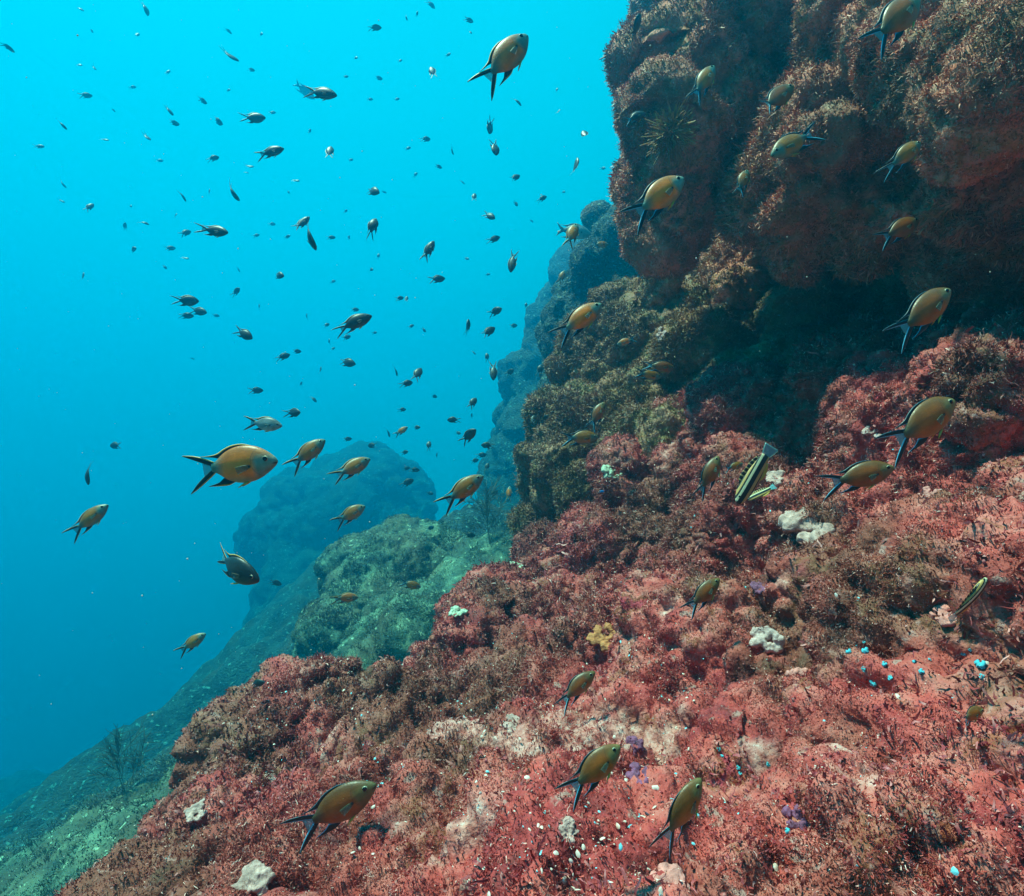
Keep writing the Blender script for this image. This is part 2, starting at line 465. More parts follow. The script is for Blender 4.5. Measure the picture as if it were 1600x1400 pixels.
for hole in ((1125, 300, 2.0, 56), (1150, 380, 1.95, 74), (1130, 455, 2.0, 70), (1110, 215, 2.1, 40), (1120, 110, 2.15, 30), (1225, 480, 1.8, 84), (1330, 490, 1.6, 80), (1440, 480, 1.45, 96), (1560, 470, 1.3, 110), (1660, 440, 1.2, 110), (1215, 150, 2.05, 34), (1385, 175, 1.5, 26), (1470, 150, 1.32, 24), (1300, 120, 1.8, 40), (1530, 255, 1.35, 26)):
    f = -smin(-f, balls(G, [hole], .02), .06)      # hollows under the overhang
V, Q = surface_nets(f, (X[0, 0, 0], Y[0, 0, 0], Z[0, 0, 0]), h)
V, Q = dress(V, Q, 1, .26, .19, .11, .10, .040, .026, .36, .26, 21)
tag(new_mesh('rock_wall', V, Q, [M['rock_brown']]), None, None, None, 'structure')
remember(V, Q)
scatter_blades('algae_turf', V, Q, 520000, M['turf_brown'], .0095, .0015, 12, 'brown and pink algae turf covering the overhanging rock wall', 'algae', lo=.55)

# --- knobbly outcrop between ledge and wall
G = grid((.0, 2.1, -.75), (2.0, 4.6, 1.1), 0.02)
X, Y, Z = G
outc = [(960, 520, 3.2, 52), (1000, 560, 3.1, 66), (935, 590, 3.3, 42), (1060, 505, 3.0, 58), (1035, 452, 3.0, 36), (905, 680, 3.2, 54), (965, 660, 3.0, 76), (872, 745, 3.2, 50),
        (950, 755, 2.9, 88), (1060, 650, 2.8, 90), (1110, 570, 2.7, 80), (1180, 610, 2.55, 66), (1100, 740, 2.55, 100), (1150, 640, 2.55, 60), (1235, 660, 2.35, 60), (1290, 640, 2.25, 60), (1250, 590, 2.5, 60), (1330, 590, 2.3, 55), (1120, 500, 2.9, 60), (1200, 540, 2.6, 70), (930, 720, 3.0, 90),
        (1020, 700, 2.8, 100), (890, 640, 3.3, 24), (850, 815, 3.35, 22)]
f = balls(G, outc, 0.05)
f = -smin(-f, balls(G, [(872, 805, 3.0, 34), (905, 812, 2.95, 30), (985, 605, 2.95, 24), (1000, 690, 2.7, 16)], .03), .05)
V, Q = surface_nets(f, (X[0, 0, 0], Y[0, 0, 0], Z[0, 0, 0]), 0.02)
V, Q = dress(V, Q, 1, .22, .16, .09, .085, .034, .022, .36, .16, 33)
ob = tag(new_mesh('rock_outcrop', V, Q, [M['rock_olive']]), 'knobbly brown and olive outcrop at the far end of the red ledge', 'rock')
remember(V, Q)
scatter_blades('algae_turf', V, Q, 220000, M['turf_olive'], .0090, .0015, 13, '', '', parent=ob)

# --- bluish cliff behind the outcrop, and the dim cliff behind that
def ball_rock(name, lst, lo, hi, hh, sub, mt, dr, seed, k=0.12, far=1.0):
    lst = [(u, v, d * far, r) for u, v, d, r in lst]; lo = [q * far for q in lo]; hi = [q * far for q in hi]; hh *= far
    G = grid(lo, hi, hh)
    f = balls(G, lst, k)
    V, Q = surface_nets(f, (G[0][0, 0, 0], G[1][0, 0, 0], G[2][0, 0, 0]), hh)
    V, Q = dress(V, Q, sub, *dr, seed)
    o = new_mesh(name, V, Q, [mt]); remember(V, Q)
    return o, V, Q

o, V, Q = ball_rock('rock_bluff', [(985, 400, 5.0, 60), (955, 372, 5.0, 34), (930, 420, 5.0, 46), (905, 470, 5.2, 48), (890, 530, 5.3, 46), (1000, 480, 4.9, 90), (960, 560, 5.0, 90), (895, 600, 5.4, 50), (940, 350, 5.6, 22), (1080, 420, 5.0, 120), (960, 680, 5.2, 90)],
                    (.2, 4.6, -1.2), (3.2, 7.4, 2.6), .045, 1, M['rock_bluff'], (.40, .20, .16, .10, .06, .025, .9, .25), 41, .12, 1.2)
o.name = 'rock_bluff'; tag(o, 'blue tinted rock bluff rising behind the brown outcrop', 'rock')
scatter_blades('algae_turf', V, Q, 60000, M['turf_teal'], .009, .0018, 14, '', '', parent=o)

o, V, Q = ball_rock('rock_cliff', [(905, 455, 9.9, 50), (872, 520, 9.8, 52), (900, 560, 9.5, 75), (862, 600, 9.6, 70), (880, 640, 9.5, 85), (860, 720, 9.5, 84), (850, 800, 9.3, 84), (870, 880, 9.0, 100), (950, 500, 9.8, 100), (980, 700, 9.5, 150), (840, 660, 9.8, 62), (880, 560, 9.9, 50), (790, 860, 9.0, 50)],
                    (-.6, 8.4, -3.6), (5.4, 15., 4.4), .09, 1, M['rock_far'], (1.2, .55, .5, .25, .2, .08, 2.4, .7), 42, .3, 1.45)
o['kind'] = 'structure'

# --- pale boulder below and behind the ledge
o, V, Q = ball_rock('rock_mound', [(655, 905, 4.9, 74), (610, 960, 4.7, 86), (700, 925, 4.8, 76), (560, 1020, 4.5, 84), (640, 1030, 4.2, 84), (740, 960, 4.8, 70), (500, 1080, 4.4, 66), (600, 1120, 4.2, 90), (680, 1080, 4.3, 70), (630, 860, 5.2, 42), (450, 1110, 4.6, 56), (690, 870, 5.3, 45), (560, 900, 5.2, 50), (645, 985, 3.95, 42), (650, 1060, 3.95, 40)],
                    (-2.6, 3.6, -3.0), (.8, 7.0, .1), .04, 1, M['rock_teal'], (.42, .21, .17, .10, .06, .03, .9, .28), 43, .10, 1.3)
tag(o, 'pale green rock mound below the left edge of the red ledge', 'rock')
scatter_blades('algae_turf', V, Q, 120000, M['turf_teal'], .009, .0018, 15, '', '', parent=o)

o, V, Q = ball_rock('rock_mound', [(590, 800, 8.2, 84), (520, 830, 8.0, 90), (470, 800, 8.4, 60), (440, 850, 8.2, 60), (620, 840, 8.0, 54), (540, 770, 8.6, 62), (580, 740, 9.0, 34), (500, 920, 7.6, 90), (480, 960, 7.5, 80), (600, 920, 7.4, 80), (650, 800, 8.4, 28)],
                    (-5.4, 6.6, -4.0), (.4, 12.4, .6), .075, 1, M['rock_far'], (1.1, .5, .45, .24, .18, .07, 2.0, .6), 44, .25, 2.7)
tag(o, 'dim blue rock mound in the distance left of the pale green mound', 'rock')

# --- sea bed: one sheet out to where the water swallows it
sb_px = [(150,1290,4.2),(330,1165,5.0),(20,1370,3.9),(0,1420,3.4),(450,1095,5.8),(640,880,6.9),(770,895,6.2),(480,960,13.),(390,985,14.),(330,1075,12.),(240,1150,9.5),(570,880,17.),(680,840,17.),(735,850,12.),(180,1265,6.0),(50,1330,5.5),(540,1015,5.6),(600,1120,4.6),(270,1195,7.5)]
sb = tps([tuple(P(*q)) [:3] for q in sb_px] + [(-2.4, 1.0, -2.5), (-1.2, 1.0, -2.2), (-.9, 2.2, -2.0), (0, 2, -1.6), (1, 4, -1.5), (2, 8, -1.2), (-8, 4, -4.6), (-12, 24, -12.0), (-9.0, 14, -7.4), (0, 26, -7.0), (-20, 3, -10.5), (-20, 22, -13.0),
          (10, 18, -2.5), (10, 3, -1.6), (10, -15, -1.5), (-12, -15, -4.5), (0, -15, -2.0), (0, 0, -1.75), (-4, 3, -2.75)], .004)
a = np.sign(np.linspace(-1, 1, 860)) * np.abs(np.linspace(-1, 1, 860)) ** 1.9
gx = -1.5 + a * 21.0; gy = 5.0 + a * 22.0
GX, GY = np.meshgrid(gx, gy, indexing='ij')
VV = np.stack([GX.ravel(), GY.ravel(), sb(GX, GY).ravel()], 1)
n_ = len(gx); ii = np.arange(n_ * n_).reshape(n_, n_)
QQ = np.stack([ii[:-1, :-1], ii[1:, :-1], ii[1:, 1:], ii[:-1, 1:]], -1).reshape(-1, 4)
pw = VV.copy(); pw[:, 2] = 0
stretch = pw * np.array([1.0, 0.62, 1.0])
far_ = np.clip((VV[:, 1] - 4.5) / 5, 0, 1)
VV[:, 2] += (.26 + .25 * far_) * (0.5 - worley(stretch / .62, 61) ** 2) + .14 * (0.5 - worley(stretch / .22, 62) ** 2) + far_ * .5 * (.5 - worley(pw / 1.5, 66) ** 2) + .03 * (.5 - worley(stretch / .08, 63) ** 2) + .25 * fbm(pw / 1.6, 4, 64)
tag(new_mesh('seabed', VV, QQ, [M['rock_teal'], M['rock_far']], True, (VV[QQ].mean(1)[:, 1] + .8 * fbm(VV[QQ].mean(1) * .9, 3, 5) > 6.6 + np.where(VV[QQ].mean(1)[:, 1] > 4.4, np.clip((VV[QQ].mean(1)[:, 0] + 1.3) * 4, -9, 0), 0)).astype(int)), None, None, None, 'structure')  # distant faces take a darker, bluer rock: dimming by the water painted in
remember(VV, QQ)
scatter_blades('algae_turf', VV, QQ, 150000, M['turf_teal'], .010, .0018, 16, 'pale algae tufts on the sea bed at lower left', 'algae', maxd=7.5)

# ------------------------------------------------------------------ casting pixels onto the rocks
bpy.context.view_layer.update()
DG = bpy.context.evaluated_depsgraph_get()
ROCKS = [o for o in COL.objects if o.type == 'MESH' and not o.name.startswith('algae')]

def cast(u, v):
    d = P(u, v, 1.0).normalized()
    best = None
    for o in ROCKS:
        ok, loc, n, _ = o.ray_cast(Vector((0, 0, 0)), d, distance=60.0, depsgraph=DG)
        if ok and (best is None or loc.length < best[0].length): best = (loc.copy(), n.copy())
    return best

# ------------------------------------------------------------------ fish materials
def fish_mat(name, back, flank, front, belly, tail, shift=0.0):
    m, nt, b = mat(name)
    tcn = nt.nodes.new('ShaderNodeTexCoord')
    co = tcn.outputs['Object']
    sep = nt.nodes.new('ShaderNodeSeparateXYZ'); nt.links.new(co, sep.inputs[0])
    def mrange(val, a, b_):
        r = nt.nodes.new('ShaderNodeMapRange'); r.interpolation_type = 'SMOOTHSTEP'
        r.inputs['From Min'].default_value = a; r.inputs['From Max'].default_value = b_
        nt.links.new(val, r.inputs['Value']); return r.outputs[0]
    def blob(c, r0, r1, sc=(1, 0, 1)):
        s = nt.nodes.new('ShaderNodeVectorMath'); s.operation = 'MULTIPLY'; s.inputs[1].default_value = sc
        nt.links.new(co, s.inputs[0])
        d = nt.nodes.new('ShaderNodeVectorMath'); d.operation = 'DISTANCE'
        d.inputs[1].default_value = (c[0] * sc[0], 0, c[1] * sc[2]); nt.links.new(s.outputs[0], d.inputs[0])
        return d.outputs['Value'], mrange(d.outputs['Value'], r1, r0)
    _, tone = noise_ramp(nt, co, 9.0, [(0.3, (0.75, 0.75, 0.75)), (0.7, (1.15, 1.15, 1.15))], 3)
    c = mixc(nt, mrange(sep.outputs['Z'], -0.02, 0.16), flank, back)
    _, f = blob((0.13, -0.03), 0.06, 0.20)
    c = mixc(nt, f, c, flank)
    c = mixc(nt, mrange(sep.outputs['Z'], -0.085, -0.165), c, belly)
    c = mixc(nt, mrange(sep.outputs['X'], -0.02, -0.17), c, tail)
    c = mixc(nt, mrange(sep.outputs['X'], 0.24, 0.32), c, mixc(nt, mrange(sep.outputs['Z'], 0.0, 0.12), front, back))
    _, f = blob((0.235, -0.025), 0.010, 0.024); c = mixc(nt, f, c, (0.006, 0.008, 0.01))
    dv, _ = blob((0.42, 0.01), 0.1, 0.2)
    g = nt.nodes.new('ShaderNodeMath'); g.operation = 'COMPARE'; g.inputs[1].default_value = 0.165; g.inputs[2].default_value = 0.005
    nt.links.new(dv, g.inputs[0])
    gm = nt.nodes.new('ShaderNodeMath'); gm.operation = 'MULTIPLY'; gm.inputs[1].default_value = 0.28; nt.links.new(g.outputs[0], gm.inputs[0])
    c = mixc(nt, gm.outputs[0], c, (0.02, 0.03, 0.03))
    _, mo = blob((0.485, -0.022), 0.004, 0.020, (0.45, 0, 1.6)); c = mixc(nt, mo, c, (0.02, 0.025, 0.025))
    oi = nt.nodes.new('ShaderNodeObjectInfo')
    vr = nt.nodes.new('ShaderNodeMapRange'); vr.inputs['To Min'].default_value = 0.75; vr.inputs['To Max'].default_value = 1.2
    nt.links.new(oi.outputs['Random'], vr.inputs['Value'])
    c = mixc(nt, 1.0, c, tone.outputs[0], 'MULTIPLY')
    hs = nt.nodes.new('ShaderNodeHueSaturation'); nt.links.new(c, hs.inputs['Color']); nt.links.new(vr.outputs[0], hs.inputs['Value'])
    nt.links.new(hs.outputs[0], b.inputs['Base Color'])
    b.inputs['Roughness'].default_value = 0.42
    vo = nt.nodes.new('ShaderNodeTexVoronoi'); vo.inputs['Scale'].default_value = 52
    nt.links.new(co, vo.inputs['Vector'])
    bp = nt.nodes.new('ShaderNodeBump'); bp.inputs['Strength'].default_value = 0.07; bp.inputs['Distance'].default_value = 0.004
    nt.links.new(vo.outputs['Distance'], bp.inputs['Height']); nt.links.new(bp.outputs[0], b.inputs['Normal'])
    return m

def plain(name, c, rough=0.5, spec=None, var=0.0, scale=20.0):
    m, nt, b = mat(name)
    if var:
        tcn = nt.nodes.new('ShaderNodeTexCoord')
        lo = tuple(x * (1 - var) for x in c); hi = tuple(min(1, x * (1 + var)) for x in c)
        n, r = noise_ramp(nt, tcn.outputs['Object'], scale, [(0.3, lo), (0.7, hi)], 4)
        nt.links.new(r.outputs[0], b.inputs['Base Color'])
        bp = nt.nodes.new('ShaderNodeBump'); bp.inputs['Strength'].default_value = 0.5; bp.inputs['Distance'].default_value = 0.01
        nt.links.new(n.outputs['Fac'], bp.inputs['Height']); nt.links.new(bp.outputs[0], b.inputs['Normal'])
    else:
        b.inputs['Base Color'].default_value = (*c, 1)
    b.inputs['Roughness'].default_value = rough
    return m

def fin_mat(name, core, e0, e1, w0=0.10, w1=0.86):
    m, nt, b = mat(name)
    at = nt.nodes.new('ShaderNodeAttribute'); at.attribute_name = 'edge'
    r = nt.nodes.new('ShaderNodeValToRGB'); r.color_ramp.interpolation = 'LINEAR'
    e = r.color_ramp.elements
    e[0].position, e[0].color = 0.0, (*e0, 1)
    e[1].position, e[1].color = 1.0, (*e1, 1)
    for p, c in ((w0, e0), (w0 + 0.12, core), (w1 - 0.10, core), (w1, e1)):
        x = e.new(p); x.color = (*c, 1)
    nt.links.new(at.outputs['Fac'], r.inputs['Fac']); nt.links.new(r.outputs[0], b.inputs['Base Color'])
    b.inputs['Roughness'].default_value = 0.45
    return m

ORANGE = fish_mat('damselfish_skin_orange', (0.42, 0.13, 0.018), (0.95, 0.21, 0.010), (0.14, 0.24, 0.19), (0.26, 0.24, 0.12), (0.12, 0.20, 0.15))
OLIVEF = fish_mat('damselfish_skin_olive', (0.28, 0.115, 0.016), (0.58, 0.19, 0.014), (0.13, 0.24, 0.18), (0.16, 0.24, 0.16), (0.07, 0.17, 0.15))
BROWNF = fish_mat('damselfish_skin_brown', (0.19, 0.070, 0.014), (0.44, 0.105, 0.012), (0.20, 0.15, 0.05), (0.30, 0.17, 0.06), (0.12, 0.09, 0.04))
DARKF = fish_mat('damselfish_skin_dark', (0.010, 0.026, 0.032), (0.030, 0.036, 0.030), (0.03, 0.04, 0.04), (0.05, 0.07, 0.07), (0.02, 0.04, 0.05))
SILVER = fish_mat('fish_skin_silver', (0.10, 0.13, 0.13), (0.30, 0.36, 0.34), (0.25, 0.32, 0.30), (0.55, 0.6, 0.58), (0.2, 0.26, 0.26))
FIN = fin_mat('black_fin', (0.006, 0.008, 0.010), (0.34, 0.26, 0.05), (0.08, 0.42, 0.60), 0.05, 0.90)
FIN_W = fin_mat('black_fin_yellow_edge', (0.006, 0.008, 0.010), (0.60, 0.36, 0.04), (0.05, 0.10, 0.08), 0.12, 0.93)
FIN_R = fin_mat('black_fin_blue_edge', (0.006, 0.008, 0.010), (0.03, 0.12, 0.17), (0.12, 0.50, 0.70), 0.02, 0.84)
WEB = plain('fin_membrane', (0.16, 0.42, 0.46), 0.4)
PELV = plain('pelvic_fin_yellow', (0.62, 0.36, 0.04), 0.45)
PECT = plain('pectoral_fin_membrane', (0.12, 0.17, 0.12), 0.5)
for m_ in (WEB, PECT):
    b_ = [n for n in m_.node_tree.nodes if n.type == 'BSDF_PRINCIPLED'][0]
    b_.inputs['Alpha'].default_value = 0.55 if m_ is WEB else 0.38
PUPIL = plain('eye_pupil', (0.004, 0.004, 0.006), 0.12)
IRIS = plain('eye_iris', (0.34, 0.33, 0.22), 0.25)

# ------------------------------------------------------------------ fish meshes (unit length, x forward, z up)
def spl(xs, ys, t):
    xs = np.asarray(xs, float); ys = np.asarray(ys, float)
    i = np.clip(np.searchsorted(xs, t) - 1, 0, len(xs) - 2)
    x0, x1 = xs[i], xs[i + 1]; s = (t - x0) / (x1 - x0)
    m = np.gradient(ys, xs)
    h00 = 2 * s ** 3 - 3 * s ** 2 + 1; h10 = s ** 3 - 2 * s ** 2 + s; h01 = -2 * s ** 3 + 3 * s ** 2; h11 = s ** 3 - s ** 2
    return h00 * ys[i] + h10 * (x1 - x0) * m[i] + h01 * ys[i + 1] + h11 * (x1 - x0) * m[i + 1]

BX = [-.205, -.165, -.12, -.06, .02, .13, .24, .33, .40, .45, .485, .50]
BT = [.045, .056, .088, .130, .166, .186, .176, .147, .104, .064, .028, .004]
BB = [-.042, -.052, -.082, -.126, -.162, -.182, -.172, -.141, -.102, -.068, -.038, -.018]
BW = [.012, .020, .033, .050, .067, .081, .084, .076, .061, .043, .024, .005]

def bend_pts(V, bend):
    V = np.array(V, float)
    q = np.clip(0.22 - V[:, 0], 0, None)
    V[:, 1] += bend * q ** 2
    return V

def body_geo(nr, ns, deep=1.0, bx=BX, bt=BT, bb=BB, bw=BW):
    t = np.sort(np.concatenate([np.linspace(bx[0], bx[-1], nr - 3), bx[-1] - np.array([.006, .016, .03])]))
    T, B_, W_ = spl(bx, bt, t) * deep, spl(bx, bb, t) * deep, np.maximum(spl(bx, bw, t), .004)
    a = np.linspace(0, 2 * math.pi, ns, endpoint=False)
    V = []
    for k in range(len(t)):
        mid, hh = (T[k] + B_[k]) / 2, (T[k] - B_[k]) / 2
        ca, sa = np.cos(a), np.sin(a)
        V.append(np.stack([np.full(ns, t[k]), W_[k] * np.sign(ca) * np.abs(ca) ** 1.15, mid + hh * sa], 1))
    V = np.concatenate(V); nr_ = len(t)
    i = np.arange(nr_ - 1)[:, None] * ns; j = np.arange(ns)[None, :]; j2 = (j + 1) % ns
    Q = np.stack([i + j, i + j2, i + ns + j2, i + ns + j], -1).reshape(-1, 4)
    c0, c1 = len(V), len(V) + 1
    V = np.concatenate([V, [[t[0] - .004, 0, (T[0] + B_[0]) / 2], [t[-1] + .002, 0, (T[-1] + B_[-1]) / 2]]])
    jj = np.arange(ns); j2 = (jj + 1) % ns
    Tr = np.concatenate([np.stack([np.full(ns, c0), j2, jj], 1), np.stack([np.full(ns, c1), (nr_ - 1) * ns + jj, (nr_ - 1) * ns + j2], 1)])
    return V, Q, Tr

def lens_geo(a, b, th=0.006, res=14, y=0.0):
    """a fin: a thin tapering leaf between two margins given as (x, z) or (x, y, z) lists"""
    def up(p):
        p = np.array([(q[0], y, q[1]) if len(q) == 2 else q for q in p], float)
        s = np.linspace(0, 1, len(p)); t = np.linspace(0, 1, res)
        return np.stack([spl(s, p[:, k], t) for k in range(3)], 1)
    A, B_ = up(a), up(b)
    tt = np.linspace(0, 1, res)
    tk = th * (1 - 0.7 * tt)
    V, E = [], []
    for k in range(res):
        rows = [(0, 0), (.12, .6), (.5, 1), (.88, .6), (1, 0), (.88, -.6), (.5, -1), (.12, -.6)]
        w = np.linalg.norm(B_[k] - A[k])
        for f, s in rows:
            q = A[k] + (B_[k] - A[k]) * f
            V.append(q + np.array([0, s * min(tk[k], w * .3), 0])); E.append(f)
    V = np.array(V)
    i = np.arange(res - 1)[:, None] * 8; j = np.arange(8)[None, :]; j2 = (j + 1) % 8
    Q = np.stack([i + j, i + j2, i + 8 + j2, i + 8 + j], -1).reshape(-1, 4)
    e = (res - 1) * 8
    Q = np.concatenate([Q, [[0, 7, 6, 1], [1, 6, 5, 2], [2, 5, 4, 3], [e, e + 1, e + 6, e + 7], [e + 1, e + 2, e + 5, e + 6], [e + 2, e + 3, e + 4, e + 5]]])
    return V, Q, np.array(E)

UP_A = [(-.165, .050), (-.25, .084), (-.33, .110), (-.42, .128), (-.51, .136)]
UP_B = [(-.185, .002), (-.25, .030), (-.33, .062), (-.42, .096), (-.51, .130)]
LO_A = [(-.165, -.046), (-.24, -.090), (-.32, -.134), (-.40, -.174), (-.48, -.206)]
LO_B = [(-.185, -.002), (-.25, -.036), (-.33, -.082), (-.41, -.138), (-.48, -.200)]
DO_A = [(.27, .166), (.16, .202), (.04, .200), (-.05, .172), (-.12, .138), (-.20, .124), (-.31, .126)]
DO_B = [(.27, .158), (.16, .165), (.04, .142), (-.04, .112), (-.10, .084), (-.18, .102), (-.31, .121)]
AN_A = [(.03, -.163), (-.04, -.188), (-.11, -.190), (-.18, -.186), (-.27, -.180)]
AN_B = [(.04, -.145), (-.02, -.132), (-.08, -.108), (-.15, -.150), (-.27, -.176)]

def wide(A, B_, k): return [(b[0] + (a[0] - b[0]) * k, b[1] + (a[1] - b[1]) * k) for a, b in zip(A, B_)]
UP_A, LO_A = wide(UP_A, UP_B, .98), wide(LO_A, LO_B, .98)

def tail_geo(spread):
    def sc(p): return [(x, z * spread) for x, z in p]
    return [lens_geo(sc(UP_A), sc(UP_B)), lens_geo(sc(LO_A), sc(LO_B)),
            lens_geo([(-.185, .03 * spread), (-.25, .040 * spread), (-.30, .048 * spread)], [(-.185, -.03 * spread), (-.25, -.046 * spread), (-.30, -.066 * spread)], .003, 6)]

def put(name, geos, mats, fm, bend, parent, res_mesh=None):
    Vs, Fs, Es, ms, off = [], [], [], [], 0
    for (V, Q, E), mi in zip(geos, fm):
        Vs.append(V); Fs.append(Q + off); Es.append(E); ms += [mi] * len(Q); off += len(V)
    V = bend_pts(np.concatenate(Vs), bend)
    o = new_mesh(name, V, np.concatenate(Fs), mats, True, ms, parent)
    at = o.data.attributes.new('edge', 'FLOAT', 'POINT'); at.data.foreach_set('value', np.concatenate(Es).astype(np.float32))
    return o

def eye_obj(side, parent, pos=(.398, .050, .030), r=.031):
    n, mseg = 10, 14
    V, F, fm = [], [], []
    for i in range(1, n):
        th = math.pi * i / n
        for j in range(mseg):
            ph = 2 * math.pi * j / mseg
            V.append((r * math.sin(th) * math.cos(ph), side * r * .62 * math.cos(th), r * math.sin(th) * math.sin(ph)))
    for i in range(n - 2):
        for j in range(mseg):
            q = (i * mseg + j, i * mseg + (j + 1) % mseg, (i + 1) * mseg + (j + 1) % mseg, (i + 1) * mseg + j)
            F.append(q if side < 0 else q[::-1]); fm.append(1 if i < 2 else (0 if i < 4 else 2))
    V.append((0, side * r * .62, 0)); V.append((0, -side * r * .62, 0))
    c = len(V) - 2
    tr = [(c, j, (j + 1) % mseg) if side > 0 else (c, (j + 1) % mseg, j) for j in range(mseg)]
    V = np.array(V) + np.array([pos[0], side * pos[1], pos[2]])
    o = new_mesh('eye', V, [np.array(F), np.array(tr)], [IRIS, PUPIL, DARKF], True, fm + [1] * mseg, parent)
    return o

def near_proto(bend, spread, fin, gape=1.0):
    V, Q, Tr = body_geo(34, 24)
    b = new_mesh('damselfish', bend_pts(V, bend), [Q, Tr], [ORANGE], True)
    put('tail_fin', tail_geo(spread), [fin, WEB], [0, 0, 1], bend, b)
    put('dorsal_fin', [lens_geo(DO_A, DO_B, .007, 18)], [fin], [0], bend, b)
    put('anal_fin', [lens_geo(AN_A, AN_B, .007, 16)], [fin], [0], bend, b)
    for s in (-1, 1):
        put('pelvic_fin', [lens_geo([(.20, s * .025, -.165), (.15, s * .035, -.195), (.07, s * .045, -.222)], [(.155, s * .02, -.170), (.12, s * .03, -.185), (.07, s * .045, -.216)], .004, 8)], [PELV], [0], 0, b)
        put('pectoral_fin', [lens_geo([(.235, s * .080, -.010), (.18, s * .092, -.005), (.10, s * .105, -.015)], [(.235, s * .080, -.045), (.18, s * .094, -.070), (.12, s * .105, -.090)], .003, 10)], [PECT], [0], 0, b)
        eye_obj(s, b)
    return b

def far_proto(bend, spread, fork=False):
    V, Q, Tr = body_geo(16, 12)
    geos = [lens_geo(DO_A, DO_B, .008, 8), lens_geo(AN_A, AN_B, .008, 8)]
    if fork:
        geos += [lens_geo([(-.18, .04), (-.28, .09), (-.38, .17)], [(-.19, 0.0), (-.28, .0), (-.38, .155)], .01, 6), lens_geo([(-.18, -.04), (-.28, -.09), (-.38, -.17)], [(-.19, 0.0), (-.28, .0), (-.38, -.155)], .01, 6)]
    else:
        def sc(p): return [(x, z * spread) for x, z in p]
        geos += [lens_geo(sc(UP_A), sc(UP_B), .008, 8), lens_geo(sc(LO_A), sc(LO_B), .008, 8)]
    Vs, Qs, ms, off = [V], [Q], [0] * len(Q), len(V)
    Es = [np.zeros(len(V))]
    for g in geos:
        Vs.append(g[0]); Qs.append(g[1] + off); ms += [1] * len(g[1]); off += len(g[0]); Es.append(g[2])
    o = new_mesh('small_fish', bend_pts(np.concatenate(Vs), bend), [np.concatenate(Qs), Tr], [DARKF, FIN], True, ms + [0] * len(Tr))
    at = o.data.attributes.new('edge', 'FLOAT', 'POINT'); at.data.foreach_set('value', np.concatenate(Es).astype(np.float32))
    return o

NEAR = {}
for key, fin in (('w', FIN_W), ('r', FIN_R)):
    for bi, (bd, sp) in enumerate(((-.55, 1.0), (0.05, 1.15), (.5, .9))):
        NEAR[key, bi] = near_proto(bd, sp, fin)
FAR = [far_proto(-.5, .9), far_proto(0., 1.1), far_proto(.6, .8)]
BREAM = far_proto(0., 1.0, True)
USED = set()

def copy_tree(o, parent=None):
    c = o.copy(); COL.objects.link(c)
    if parent: c.parent = parent
    for ch in o.children: copy_tree(ch, c)
    return c

def take(proto):
    if proto.name not in USED:
        USED.add(proto.name); return proto
    return copy_tree(proto)

def pose(o, u, v, ln, ang, yaw, roll, L, maxd=None, deep=.95):
    a = math.radians(ang); ph = math.radians(yaw)
    cph = max(math.cos(ph), .25)
    d = L * FPX * cph / ln
    ca, sa = math.cos(a), math.sin(a)
    hits = [cast(u + k * ca * ln, v - k * sa * ln) for k in (-.5, -.2, .2, .5)]
    hd = [h_[0].y for h_ in hits if h_]
    if hd:
        lim = min(hd) * 0.93 - 0.05
        if d > lim: d = max(lim, 0.25); L = ln * d / (FPX * cph)
    if maxd: maxd = min(maxd, 5.4 * FPX / max(700 - v, 1))
    if maxd and d > maxd: d = maxd; L = ln * d / (FPX * cph)
    pos = P(u, v, d)
    ray = pos.normalized()
    X_ = (Vector((ca, 0, sa)) * math.cos(ph) + ray * math.sin(ph)).normalized()
    n = Vector((-sa, 0, ca)) if ca > -0.05 else Vector((sa, 0, -ca))
    Zv = (n - X_ * n.dot(X_)).normalized()
    Zv = (Matrix.Rotation(math.radians(roll), 3, X_) @ Zv).normalized()
    Yv = Zv.cross(X_).normalized()
    R = Matrix((X_, Yv, Zv)).transposed().to_4x4()
    o.matrix_world = Matrix.Translation(pos) @ R @ Matrix.Diagonal((L, L * random.uniform(.85, 1.05), L * deep * random.uniform(.92, 1.06), 1))
    return o

